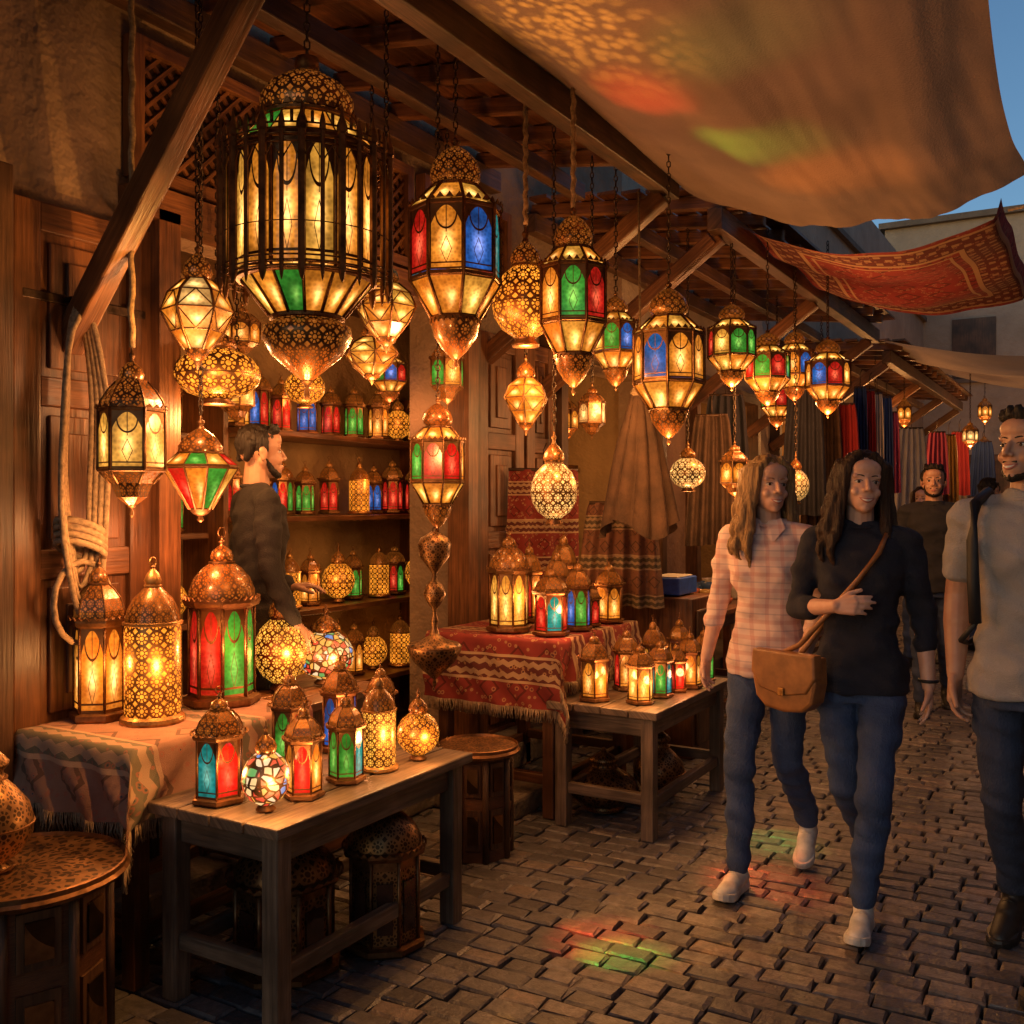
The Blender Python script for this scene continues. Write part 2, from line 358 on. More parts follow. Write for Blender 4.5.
def head(par,base,yaw,tilt,roll,skin,hairmat,style,s=1,smile=True,beard=False,neck=None):
    M=Matrix.Translation(Vector(base))@Matrix.Rotation(yaw,4,'Z')@Matrix.Rotation(roll,4,'Y')@Matrix.Rotation(tilt,4,'X')@Matrix.Scale(s,4)
    P=[ell((0,.012,.138),(.073,.092,.086)),ell((0,-.022,.082),(.057,.066,.074)),ell((0,-.045,.05),(.042,.044,.045)),ell((0,-.068,.022),(.02,.018,.017)),
       cap((0,-.084,.120),(0,-.101,.090),.0070,.0095),ell((.0115,-.092,.085),(.0085,.008,.007)),ell((-.0115,-.092,.085),(.0085,.008,.007)),
       cap((-.042,-.063,.137),(.042,-.063,.137),.009,.009),ell((0,-.055,.165),(.052,.028,.035)),
       ell((.034,-.059,.079),(.020,.020,.019)),ell((-.034,-.059,.079),(.020,.020,.019)),
       ell((0,-.080,.055),(.024,.012,.012)),cap((.03,.0,.045),(.050,.01,.075),.018,.02),cap((-.03,.0,.045),(-.050,.01,.075),.018,.02)]
    for q in(-1,1): P+=[ell((q*.076,.012,.105),(.008,.017,.03),Matrix.Rotation(q*.3,3,'Z')),ell((q*.08,.018,.118),(.006,.014,.016))]
    Mi=M.inverted(); nk=Vector(neck)
    a=Mi@nk; P.append(cap(a,(0,.018,.07),.058 if beard else .05,.05))
    fuse(P,'head',skin,par,.0038,2,M)
    mb=MB()
    def part(vf,m): mb.add([M@Vector(p) for p in vf[0]],vf[1],m,smooth=True)
    for q in(-1,1):
        part(ell((q*.030,-.0655,.1155),(.0125,.0095,.0060)),EYEW); part(ell((q*.030,-.0735,.1155),(.0056,.0028,.0054)),EYED)
        mb.tube([M@Vector((q*(.017+.0065*i),-.0752+.0018*i*i*.4,.1195+[.0,.0025,.003,.002,-.001][i])) for i in range(5)],.0013*s,EYED,5)
        mb.tube([M@Vector((q*(.013+.009*i),-.0775+.0022*i*i*.5,.1360+[.0,.003,.004,.002,-.003][i])) for i in range(5)],[.0018*s,.0023*s,.002*s,.0016*s,.0009*s],hairmat if style!='long' or hairmat is HD else LEA,6)
    w=.026 if smile else .021
    def mouth(dz,r,m,dy,k=1): mb.tube([M@Vector((w*k*(i/4),-.0940+dy+.013*(i/4)**2,.0505+dz*(1-(i/4)**2)+(.007 if smile else 0)*(i/4)**2)) for i in range(-4,5)],[r*s*(1-.6*abs(i/4)) for i in range(-4,5)],m,7)
    mouth(.0032,.0030,LIP,0.0008); mouth(-.0082 if smile else -.003,.0038,LIP,.002)
    if smile: mouth(-.0026,.0042,TEETH,.0006,.84)
    mb.obj('face_features',parent=par)
    H=[]
    if style=='long':
        H.append(ell((0,.026,.152),(.083,.090,.090)))
        for q in(-1,1):
            for j in range(9):
                L=.33+.03*sin(j*2.1); x=q*(.056+.034*sin(.25+j*.32)); y=.1*(j/8)-.03; wv=.018
                pts=[(q*.026*(1-.02*j),-.042+.014*j,.222),(x*.98,y-.012,.175),(x*1.12,y,.09),(x*1.18+q*wv*sin(j+.5),y+wv*sin(j*3),.01),(x*1.36+q*wv*sin(j*1.7),y-.01*(j<4)+wv*sin(j),-.07),(x*1.42+q*wv*cos(j*2),y-.02*(j<4),-.14),(x*1.2+q*.012*cos(j*2),y-.025*(j<4),.14-L)]
                rr=[.012,.019,.020,.019,.020,.016,.005]
                for i in range(6): H.append(cap(pts[i],pts[i+1],rr[i],rr[i+1],10))
        for j in range(7):
            x=-.06+.02*j; pts=[(x,.09,.17),(x*1.1,.11,.06),(x*1.15+.01*sin(j*2),.10,-.04),(x*1.1-.01*sin(j*3),.09,-.17)]
            for i in range(3): H.append(cap(pts[i],pts[i+1],.026,.024 if i<2 else .012,10))
    else:
        H.append(ell((0,.026,.152),(.080,.086,.084)))
        for j in range(16):
            a0=(j/15-.5)*2.1; H.append(cap((.055*sin(a0),-.03-.028*cos(a0),.205),(.06*sin(a0)*1.1,-.035-.035*cos(a0)+.03*abs(sin(a0)),.215+.012*sin(j*2.3)),.015,.010,8))
        for q in(-1,1): H+=[cap((q*.072,.0,.16),(q*.073,-.005,.12),.012,.008),cap((q*.06,.06,.15),(q*.05,.075,.09),.025,.018)]
    fuse(H,'hair',hairmat,par,.005,1,M,disp=lambda c:.007*noise.noise((c.x*60,c.y*60,c.z*8))+.005*noise.noise((c.x*150,c.y*150,c.z*16)))
    if beard:
        Bd=[cap((q*.056,-.002,.08),(q*.046,-.032,.038),.0090,.0140) for q in(-1,1)]+[cap((-.04,-.042,.030),(0,-.070,.018),.0145,.0172),cap((.04,-.042,.030),(0,-.070,.018),.0145,.0172)]+[cap((-.022,-.082,.064),(.022,-.082,.064),.0045,.0045)]
        fuse(Bd,'beard',hairmat,par,.0045,1,M,disp=lambda c:.003*noise.noise((c.x*150,c.y*150,c.z*150)))
def person(name,loc,yaw,H,male,pose,top,pants,skin,hairmat,style,shoemat,sleeve='short',hy=0,ht=0,hr=0,smile=True,beard=False,jack=False):
    e=empty(name,loc,yaw); s=H/1.70
    W=1.06 if male else 1.0
    S=lambda p:Vector(p)*s
    lean=pose.get('lean',0); hm=1.0
    tor=[(0,.0,.825,.172*hm,.128),(0,.0,.87,.173*hm,.127),(0,.0,.94,.160*hm,.116),(0,0,1.04,.130*(1.1 if male else 1),.098*(1.05 if male else 1)),(0,-.0,1.15,.136*W,.10),(0,-.008,1.25,.153*W,.112),(0,-.0,1.34,.160*W,.10),(0,.008,1.395,.135*W,.078),(0,.012,1.43,.085,.06),(0,.012,1.455,.062,.055)]
    tor=[(c[0],c[1]-lean*(c[2]-.86),c[2],c[3],c[4]) for c in tor]
    sh=[Vector((q*.163*W,.012-lean*.5,1.375)) for q in(-1,1)]
    T=[loft([tuple(v*s for v in c) for c in tor])]
    if not male: T+=[ell(S((q*.062,-.072-lean*.4,1.235)),(.058*s,.046*s,.055*s)) for q in(-1,1)]
    A=[]
    for i,k in enumerate(('R','L')):
        el,wr,hd,hn=pose['arm'+k]; el=Vector(el);wr=Vector(wr)
        rs=.055*W
        T.append(cap(S(Vector((sh[i].x*.45,sh[i].y,1.40))),S(sh[i]),.05*s,rs*s))
        if sleeve=='long':
            T.append(cap(S(sh[i]),S(el),rs*s,.045*W*s)); T.append(cap(S(el),S(el.lerp(wr,.93)),.045*W*s,.034*W*s))
            A.append(cap(S(el.lerp(wr,.8)),S(wr),.027*s,.0235*s))
        elif sleeve=='rolled':
            T.append(cap(S(sh[i]),S(el),rs*s,.047*W*s)); T.append(cap(S(el),S(el.lerp(wr,.3)),.047*W*s,.043*W*s)); A.append(cap(S(el),S(wr),.038*W*s,.024*s))
            c0=el.lerp(wr,.30); T.append(cap(S(c0),S(el.lerp(wr,.38)),.046*W*s,.045*W*s))
        else:
            m=sh[i].lerp(el,.62); T.append(cap(S(sh[i]),S(m),rs*s*1.03,.056*W*s)); A.append(cap(S(sh[i].lerp(el,.3)),S(el),.046*W*s,.038*W*s)); A.append(cap(S(el),S(el.lerp(wr,.35)),.039*W*s,.040*W*s)); A.append(cap(S(el.lerp(wr,.35)),S(wr),.040*W*s,.0245*W*s,ell=.9))
        A+=hand(S(wr),hd,hn,(1 if k=='R' else -1)*pose.get('ts'+k,1),pose.get('curl'+k,.4),s*(1.04 if male else .92))
    if jack: T.append(loft([tuple(v*s for v in c) for c in [(0,0,.70,.185,.135),(0,0,.8,.185,.13),(0,0,.95,.17,.12)]]))
    wr_=lambda c:.010*noise.noise((c.x*9,c.y*9,c.z*10))+.012*noise.noise((c.x*14+c.z*12,c.y*14,c.z*22))
    fuse(T,'top',top,e,.0085,3,disp=wr_)
    mb=MB(); nr=[S((.066*cos(a*pi/10),.012-lean*.55+.060*sin(a*pi/10),1.447-.022*max(0,-sin(a*pi/10)))) for a in range(20)]; mb.tube(nr,.0075*s,top,6,closed=True)
    if top is PLAID:
        for q in(-1,1): mb.add([S((q*.006,-.075,1.40)),S((q*.05,-.098,1.36)),S((q*.085,-.055,1.415)),S((q*.062,-.035,1.458)),S((q*.02,-.060,1.435))],[(0,1,2,3,4)],top)
    mb.obj('collar',parent=e)
    fuse(A,'arms_and_hands',skin,e,.0042,2)
    Pn=[loft([tuple(v*s for v in c) for c in [(0,0,.79,.135,.098),(0,0,.86,.148,.102),(0,.0,.93,.128,.088),(0,0,.97,.11,.08)]])]
    for i,k in enumerate(('R','L')):
        q=-1 if k=='R' else 1; kn,an,fy,fp=pose['leg'+k]; kn=Vector(kn);an=Vector(an); hp=Vector((q*.083,0,.85))
        Pn.append(cap(S(hp),S(kn),.085*s,.060*s)); cf=kn.lerp(an,.3)+Vector((0,.012,0)); Pn.append(cap(S(kn),S(cf),.060*s,.057*s)); Pn.append(cap(S(cf),S(an+Vector((0,.005,.02))),.057*s,.046*s))
        Pn.append(ell(S(hp+Vector((0,.04,-.01))),(.078*s,.068*s,.08*s)))
        shoe(e,S(an),fy,fp,shoemat,SOLE if shoemat is SHW else shoemat,s*(1.08 if male else .98))
    fuse(Pn,'trousers',pants,e,.0085,3,disp=lambda c:.007*noise.noise((c.x*10,c.y*10,c.z*9))+.012*noise.noise((c.x*12+c.z*16,c.y*14,c.z*18+5)))
    hb=S((0,-.012-lean*.7,1.475)); head(e,hb,hy,ht,hr,skin,hairmat,style,s*(1.0),smile,beard,neck=S((0,.012-lean*.55,1.42)))
    return e,s
pose=dict(armR=((-.225,.02,1.12),(-.07,-.19,1.15),(.9,-.25,.12),(0,.8,-.2)),armL=((.215,.04,1.10),(.235,-.03,.86),(.0,-.15,-1),(-1,-.1,0)),curlR=.45,curlL=.3,
 legL=((.06,-.20,.50),(.02,-.17,.088),-.1,.0),legR=((-.055,.0,.475),(.0,.28,.17),.1,.55))
w2,s2=person('woman_in_navy_top',(-.76,3.80,0),math.radians(8),1.68,False,pose,NAVY,JN,SK1,HD,'long',SHW,'rolled',hy=.3,ht=-.04,hr=.08)
mb=MB(); R_=Matrix.Rotation(-.5,3,'Z')
ring=[(-.13,.09),(-.135,0),(-.12,-.07),(-.08,-.105),(0,-.115),(.08,-.105),(.12,-.07),(.135,0),(.13,.09)]
vs=[]
for yy,k in((-.04,.93),(-.035,1),(.035,1),(.04,.93)):
    for x,z in ring: vs.append(R_@Vector((x*k,yy,z*k)))
mb.add(vs,closef(4,9),LEA); vs=[]
for yy,k in((-.047,.96),(-.042,1.02),(.0,1.02)):
    for x,z in [(-.13,.1),(-.135,.02),(-.10,-.035),(0,-.055),(.10,-.035),(.135,.02),(.13,.1)]: vs.append(R_@Vector((x*k,yy,z*k)))
mb.add(vs,closef(3,7),LEA); mb.box(R_@Vector((0,-.052,-.04)),(.025,.008,.03),BRL,R_)
mb.obj('shoulder_bag',(-.235,-.13,.86),w2,bevel=.006)
mb=MB(); sp=[(-.30,-.08,.94),(-.20,-.145,1.0),(-.10,-.135,1.12),(.0,-.14,1.24),(.07,-.12,1.34),(.10,-.02,1.42),(.09,.08,1.38),(0,.125,1.2),(-.14,.12,1.05),(-.21,.0,.95)]
mb.tube([Vector(p)*s2 for p in sp],.010,LEA,6)
mb.tube([Vector((.2335+.031*cos(a*pi/8),-.028+.030*sin(a*pi/8),.88))*s2 for a in range(16)],.006,BLK,6,closed=True); mb.obj('bag_strap_and_watch',parent=w2)
pose=dict(armR=((-.22,.03,1.11),(-.235,-.08,.88),(0,-.25,-1),(1,-.1,0)),armL=((.21,-.0,1.10),(.19,-.16,.93),(-.1,-.6,-.75),(-1,0,0)),curlR=.35,curlL=.4,
 legR=((-.06,-.17,.49),(-.05,-.22,.09),-.05,.0),legL=((.075,.02,.47),(.085,.25,.16),.1,.5))
person('woman_in_plaid_shirt',(-1.15,3.98,0),math.radians(-2),1.68,False,pose,PLAID,JN,SK1,HB,'long',SHW,'rolled',hy=.75,ht=.0,hr=.05)
pose=dict(armR=((-.215,.05,1.12),(-.205,-.02,.87),(0,-.15,-1),(1,-.1,0)),armL=((.25,.02,1.12),(.26,-.1,.88),(0,-.2,-1),(-1,0,0)),curlR=.5,curlL=.4,
 legR=((-.085,.05,.47),(-.09,.24,.13),-.1,.35),legL=((.085,-.14,.5),(.08,-.14,.09),0,0))
m1,s3=person('man_in_grey_tshirt',(-.205,3.65,0),math.radians(-8),1.80,True,pose,GREY,JN2,SK2,HK,'short',SHB,'short',hy=-.42,ht=-.02,beard=True)
mb=MB()
for q in(-1,1):
    mb.tube([Vector(p)*s3 for p in((q*.12,-.125,1.05),(q*.125,-.13,1.18),(q*.13,-.122,1.3),(q*.13,-.08,1.415),(q*.12,.02,1.45),(q*.11,.13,1.38))],.019,BLK,8)
    mb.tube([Vector(p)*s3 for p in((q*.12,-.125,1.05),(q*.17,-.09,.99),(q*.18,.02,.97),(q*.14,.14,1.0))],.010,BLK,6)
fuse([loft([(0,.2*s3,.95*s3,.13,.06),(0,.21*s3,1.0*s3,.15,.09),(0,.21*s3,1.2*s3,.155,.1),(0,.2*s3,1.38*s3,.14,.08),(0,.18*s3,1.44*s3,.1,.05)])],'backpack',BLK,m1,.01,5)
mb.obj('backpack_straps',parent=m1)
poseW=dict(armR=((-.25,.03,1.12),(-.27,-.09,.88),(0,-.3,-1),(1,-.1,0)),armL=((.25,.06,1.12),(.26,.02,.87),(0,-.1,-1),(-1,0,0)),
 legR=((-.085,-.14,.5),(-.08,-.16,.09),0,0),legL=((.085,.05,.47),(.09,.24,.13),.1,.35))
person('man_in_black_tshirt',(-1.04,7.75,0),math.radians(8),1.77,True,poseW,BLACKT,JN2,SK2,HK,'short',SHB,'short',smile=False,beard=True)
person('man_in_jacket',(-1.0,11.3,0),math.radians(170),1.75,True,poseW,COAT,JN2,SK2,HK,'short',SHB,'short',smile=False)
person('woman_in_plaid_shirt',(-1.65,12.6,0),math.radians(20),1.66,False,poseW,PLAID,JN2,SK1,HD,'long',SHB,'rolled')
person('woman_in_navy_top',(-1.42,9.9,0),math.radians(-10),1.64,False,poseW,NAVY,JN,SK1,HD,'long',SHB,'rolled')
person('man_in_grey_tshirt',(-1.3,15.5,0),math.radians(10),1.78,True,poseW,GREY,JN2,SK2,HK,'short',SHB,'short',smile=False)
pose=dict(armR=((-.25,.03,1.12),(-.26,-.08,.88),(0,-.3,-1),(1,0,0)),armL=((.24,.02,1.12),(.17,-.19,1.0),(-.3,-.9,.1),(0,0,-1)),
 legR=((-.09,-.03,.49),(-.1,.02,.088),0,0),legL=((.09,-.03,.49),(.1,.02,.088),.1,0))
person('shopkeeper',(-3.02,3.05,.14),math.radians(150),1.68,True,pose,COAT,JN2,SK2,HK,'short',SHB,'long',smile=False,beard=True,jack=True)
TP=time.time()-T0
# ---------------------------------------------------------------- lanterns
def _filv():
    m,t,o=mk('engraved_brass'); u,v,c=uvxy(t); k=hole_mask(t,u,v,'star'); n=noi(t,c.outputs['Object'],14,3)
    col=mixc(t,k*.8,ramp(t,n,[(.3,(.12,.06,.025)),(.65,(.36,.19,.075))]),(.012,.008,.006))
    out(t,o,pr(t,col,.42,.85)); return m
FILV=_filv()
DGL=simple('dark_glass',(.05,.02,.012),.12,.4,20)
def lantern_mb(kind,H,W,cols):
    mb=MB(); R=W/2
    def L(p,n,m,smooth=False,uv='cell',cells=8,cyc=None,rot=0): mb.lathe([(r*R,z*H) for r,z in p],n,m,(0,0,0),rot,smooth,uv,cells,cyc)
    def ribs(p,n,rad,m=BR,rot=0):
        for k in range(n):
            a=2*pi*k/n+rot; mb.tube([(r*R*cos(a),r*R*sin(a),z*H) for r,z in p],rad,m,5)
    def rim(r,z,h,n,m=BR,w=.05): L([(r,z),(r+w,z+h*.2),(r+w,z+h*.8),(r,z+h)],n,m,False)
    def cren(r,z,n,h=.025,m=BR):
        for k in range(n):
            a=2*pi*(k+.5)/n; x,y=r*R*cos(a),r*R*sin(a); w=2*pi*r*R/n*.42; t=Vector((-sin(a),cos(a),0))*w; b=Vector((x,y,z*H)); nn=Vector((cos(a),sin(a),0))*.003
            mb.add([b-t-nn,b+t-nn,b+Vector((0,0,h*H))-nn,b-t+nn,b+t+nn,b+Vector((0,0,h*H))+nn],[(0,1,2),(3,5,4),(0,2,5,3),(1,4,5,2)],m)
    def finial(z,r=.12,top=1.0):
        d=top-z; L([(r,z),(r*.5,z+d*.25),(r*.9,z+d*.4),(r*.9,z+d*.5),(r*.3,z+d*.65),(r*.35,z+d*.75),(.01,top)],10,BR,True)
    c1=cols[0]; G=[GL[c] for c in cols if c in GL] or [GL['a']]
    if kind=='A':
        n=8
        L([(.0,0),(.07,.015),(.03,.035),(.1,.05)],10,BR,True)
        L([(.08,.045),(.28,.085),(.46,.14),(.53,.2)],24,FIL,True,cells=12); rim(.5,.2,.02,n)
        L([(.5,.22),(.95,.365)],n,None,uv='pane',cyc=[GP['a'],GP['a'],GP['y']]); rim(.93,.365,.022,n)
        L([(.95,.387),(.95,.655)],n,None,uv='pane',cyc=G); rim(.93,.655,.022,n)
        L([(.96,.677),(.5,.765)],n,None,uv='pane',cyc=[GP['y'],GP['a']]); rim(.46,.765,.014,16)
        L([(.4,.775),(.52,.80),(.54,.83),(.47,.875),(.3,.915),(.12,.94)],24,FIL,True,cells=14)
        ribs([(.5,.21),(.97,.37),(.97,.67),(.5,.77)],n,.02*W); cren(.99,.675,n*4,.022); cren(.53,.21,n*3,-.02); finial(.935)
    elif kind=='G':
        n=14
        L([(0,0),(.04,.02),(.02,.045),(.07,.06)],10,BR,True)
        L([(.05,.06),(.2,.09),(.42,.135),(.54,.185),(.52,.215),(.38,.235)],28,FIL,True,cells=18); rim(.4,.233,.015,20)
        L([(.42,.245),(.78,.345)],n,None,uv='pane',cyc=[GP['a'],GP['y'],GP['a'],GP['g'],GP['a'],GP['a']]); rim(.78,.34,.018,n*2)
        L([(.82,.36),(.82,.70)],n,None,uv='pane',cyc=[GL['y'],GL['a'],GL['a'],GL['y'],GL['a'],GL['a'],GL['g']]); rim(.80,.70,.02,n*2)
        for k in range(n*2):
            a=2*pi*k/(n*2); r=1.0; x,y=r*R*cos(a),r*R*sin(a); big=k%2==0; w=.045*R if big else .026*R
            mb.lathe([(0,.30*H),(w*.5,.31*H),(w,.33*H),(w,.70*H),(w*1.5,.705*H),(w*1.3,.725*H),(w*.6,.745*H),(0,(.785 if big else .755)*H)],6,BR,(x,y,0))
            a2=2*pi*(k+1)/(n*2)
            for zz in (.34,.355,.37,.67,.69,.705,.72): mb.tube([(x,y,zz*H),(r*R*cos(a2),r*R*sin(a2),zz*H)],.012*R,BR,5)
            am=(a+a2)/2
            mb.tube([(x,y,.62*H),(r*R*cos(am),r*R*sin(am),.665*H),(r*R*cos(a2),r*R*sin(a2),.62*H)],.012*R,BR,4)
            mb.tube([(r*R*cos(am),r*R*sin(am),.72*H),(r*R*cos(am),r*R*sin(am),.75*H)],.02*R,BR,4)
            mb.tube([(x,y,.46*H),(r*R*cos(a2),r*R*sin(a2),.46*H)],.008*R,BR,4)
            if big: mb.tube([(.78*R*cos(a),.78*R*sin(a),.35*H),(r*R*cos(a),r*R*sin(a),.35*H)],.01*R,BR,4)
        ribs([(.44,.245),(.79,.35),(.83,.36),(.83,.71),(.5,.79)],n,.011*W)
        L([(.84,.72),(.56,.795)],n,None,uv='pane',cyc=[GP['a'],GP['y'],GP['a'],GP['g'],GP['y']]); rim(.54,.795,.015,24); cren(.58,.81,28,.02)
        L([(.53,.81),(.56,.84),(.55,.87),(.45,.905),(.26,.935),(.12,.95)],28,FIL,True,cells=18); rim(.1,.945,.01,12)
        L([(.13,.955),(.15,.965),(.14,.99),(.05,1.0)],12,BR,True)
    elif kind in('C','C8','U'):
        n=8 if kind!='C' else 6
        L([(.8,0),(.95,.0),(1,.015),(1,.045),(.85,.055),(.85,.06)],n,BR); L([(0,.002),(.8,.002)],n,BR)
        if kind=='U':
            L([(.82,.06),(.82,.50)],n,FILV,cells=16); F=FILV
            for k in range(n):
                a=2*pi*(k+.5)/n; q=.82*R*cos(pi/n)+.004; mb.box((q*cos(a),q*sin(a),.28*H),(.006,.36*R,.30*H),DGL,Matrix.Rotation(a,3,'Z'))
        else: L([(.82,.06),(.82,.555)],n,None,uv='pane',cyc=G); F=FIL
        L([(.82,.55),(.96,.565),(1,.585),(1,.6),(.88,.61)],n,BR); ribs([(.83,.05),(.83,.57)],n,.025*W); cren(.97,.6,n*4,.02)
        if kind=='U': L([(.82,.50),(.82,.55)],n,BR)
        L([(.86,.61),(.85,.65),(.72,.72),(.5,.775),(.34,.80)],n if kind=='C' else 24,F,kind!='C',cells=16)
        if kind=='C': ribs([(.87,.61),(.86,.65),(.73,.72),(.51,.775),(.34,.80)],n,.014*W)
        rim(.3,.80,.015,12); L([(.28,.815),(.31,.84),(.26,.87),(.1,.9)],14,F,True,cells=6); finial(.895,.1,.96)
        mb.tube([(.14*R*cos(a*pi/5),0,.975*H+.14*R*sin(a*pi/5)) for a in range(10)],.02*R,BR,5,closed=True)
    elif kind=='D':
        L([(.85,0),(1,.0),(1.03,.015),(1,.035),(.88,.05)],24,BRL); L([(0,.002),(.85,.002)],24,BR)
        L([(.86,.05),(.88,.08),(.88,.56),(.86,.59)],28,FILB[c1 if c1 in FILB else 'a'],True,cells=12); rim(.86,.59,.025,28,BRL,.08)
        L([(.86,.61),(.8,.68),(.62,.75),(.36,.80),(.26,.82)],28,FIL,True,cells=18); rim(.24,.82,.015,16,BRL)
        L([(.24,.835),(.28,.86),(.2,.9),(.06,.93)],16,BRL,True); finial(.92,.08,.965)
        mb.tube([(.16*R*cos(a*pi/6),0,.97*H+.16*R*sin(a*pi/6)) for a in range(12)],.025*R,BRL,5,closed=True)
    elif kind=='E':
        fm=MOS if c1=='m' else FILB[c1 if c1 in FILB else 'a']
        L([(.0,0),(.4,0),(.42,.02),(.3,.05),(.34,.07)],20,BR,True)
        L([(.32,.07),(.7,.14),(.93,.24),(1,.34),(.95,.45),(.78,.55),(.5,.62),(.4,.64)],28,fm,True,cells=14)
        rim(.96,.33,.02,28,BR,.04); rim(.36,.64,.025,16)
        L([(.42,.665),(.46,.70),(.4,.76),(.22,.82),(.1,.85)],20,FIL,True,cells=8); finial(.845,.12)
    elif kind=='S':
        n=6
        L([(0,0),(.06,.03),(.12,.07)],8,BR,True); L([(.1,.07),(.3,.12),(.34,.16)],18,FIL,True,cells=6)
        prof=[(.34,.16),(.72,.3),(1,.46),(.8,.6),(.4,.7)]
        for i in range(4): L(prof[i:i+2],n,None,uv='pane',cyc=[GP['c'] if 'c' in cols else GP['y'],GP['a']])
        ribs(prof,n,.022*W); [rim(r-.03,z-.008,.016,n,BR,.05) for r,z in prof]
        for k in range(n):
            a=2*pi*k/n; b=2*pi*(k+1)/n; h=(a+b)/2
            mb.tube([(.98*R*cos(a),.98*R*sin(a),.46*H),(.7*R*cos(h),.7*R*sin(h),.6*H),(.98*R*cos(b),.98*R*sin(b),.46*H)],.014*W,BR,4)
            mb.tube([(.98*R*cos(a),.98*R*sin(a),.46*H),(.64*R*cos(h),.64*R*sin(h),.3*H),(.98*R*cos(b),.98*R*sin(b),.46*H)],.014*W,BR,4)
        L([(.36,.71),(.42,.75),(.36,.82),(.18,.88),(.08,.9)],20,FIL,True,cells=8); finial(.89,.1)
    elif kind=='X':
        n=6
        L([(0,0),(.06,.02),(.03,.05),(.12,.07)],8,BR,True); L([(.1,.07),(.4,.12),(.55,.2),(.85,.27)],n,FIL,False,cells=14); rim(.86,.265,.02,n)
        L([(.88,.285),(.88,.61)],n,None,uv='pane',cyc=G); rim(.86,.61,.025,n); ribs([(.55,.2),(.88,.28),(.88,.63)],n,.024*W); cren(.92,.63,n*4,.02)
        L([(.86,.635),(.8,.68),(.62,.74),(.45,.78),(.4,.80)],n,FIL,False,cells=14); ribs([(.87,.635),(.81,.68),(.63,.74),(.42,.79)],n,.014*W)
        L([(.3,.80),(.34,.83),(.26,.87),(.1,.9)],14,FIL,True,cells=6); finial(.895,.1)
    elif kind=='K':
        n=10
        L([(0,0),(.1,.02),(.06,.05),(.2,.08),(.3,.12)],12,BR,True)
        L([(.3,.12),(.97,.5)],n,None,uv='pane',cyc=[GP['r'],GP['a'],GP['g'],GP['y'],GP['a']]); rim(.95,.5,.025,n)
        L([(.97,.525),(.6,.63)],n,None,uv='pane',cyc=[GP['a'],GP['g'],GP['y'],GP['r'],GP['y']]); ribs([(.3,.12),(.98,.51),(.6,.63)],n,.015*W); rim(.56,.63,.02,20)
        L([(.58,.65),(.58,.70),(.42,.78),(.2,.84),(.1,.86)],20,FIL,True,cells=10); finial(.855,.12)
    elif kind=='V':
        L([(.3,0),(.55,0),(.55,.03),(.42,.06),(.75,.13),(.98,.26),(1,.36),(.9,.48),(.6,.6),(.36,.68),(.3,.74),(.42,.78),(.44,.81),(.3,.86),(.1,.92),(.03,1)],28,FILV,True,cells=14)
        for r,z in((1.0,.33),(.38,.68),(.56,.01)): rim(r-.02,z,.02,28)
    elif kind=='W':
        L([(0,0),(.08,.03),(.04,.06),(.3,.10),(.75,.17),(.95,.23),(1,.27),(.9,.29),(.5,.31),(.2,.34),(.1,.4),(.16,.43),(.1,.46)],24,FILV,True,cells=12)
        L([(.1,.46),(.08,.5),(.25,.54),(.42,.6),(.3,.66),(.12,.69),(.08,.73),(.2,.76),(.55,.84),(.62,.92),(.5,.96),(.1,1)],24,FILV,True,cells=10)
        rim(.96,.26,.015,24)
    return mb
def chain(mb,z0,z1,x=0,y=0,ln=.035,r=.0035,m=IRON):
    n=max(1,int((z1-z0)/(ln*.78)))
    for i in range(n):
        zc=z0+(i+.5)*(z1-z0)/n; pts=[]
        for k in range(6):
            a=2*pi*k/6+.5; w=.009*cos(a); h=ln*.5*sin(a)
            pts.append((x+(w if i%2 else 0),y+(0 if i%2 else w),zc+h))
        mb.tube(pts,r,m,4,closed=True)
NL=0; PW=.76
def addlight(par,name,loc,power,col=(1,.5,.17),r=.03):  # unseen point light set outside the opaque lantern, in place of its bulb
    global NL
    NL+=1
    l=bpy.data.lights.new(name,'POINT'); l.energy=power*PW; l.color=col; l.shadow_soft_size=r
    o=bpy.data.objects.new(name,l); scene.collection.objects.link(o); o.parent=par; o.location=loc; return o
LC={'a':(1,.42,.12),'c':(1,.50,.21),'y':(1,.45,.15),'r':(1,.36,.13),'g':(.95,.48,.14)}
def put(kind,x,y,z,H,W,cols,hang=None,rope=False,light=True):
    mb=lantern_mb(kind,H,W,cols if cols!='-' else 'a')
    if hang:
        top=H*.99
        if rope: mb.tube([(0.004*sin(i*2.2),0.004*cos(i*2.2),top+(hang-z-top)*i/24) for i in range(25)],.011,ROPE,6)
        else: chain(mb,top,hang-z)
    nm='brass_vase' if kind=='V' else 'brass_ornament' if kind=='W' else 'unlit_brass_lantern' if kind=='U' else ('hanging_lantern' if hang else 'table_lantern')
    rz=random.random()*6; o=mb.obj(nm,(x,y,z),rotz=rz)
    if kind not in 'VWU' and light:
        c=LC.get(cols[0],(1,.44,.13))
        if hang:
            if W>=.19: addlight(o,'lamp_glow',(0,0,-.05),(16 if W>.28 else 8 if W>.22 else 4.5)*(5 if y>10.5 else 1.9 if y>5.4 else 1),c,.04)
        else:
            d=Vector((.85,-.5,0)).normalized()*(W/2+.04); d=Matrix.Rotation(-rz,3,'Z')@Vector((d.x,d.y,H*.35)); addlight(o,'lamp_glow',d,1.0+W*10,c,.02)
    return o
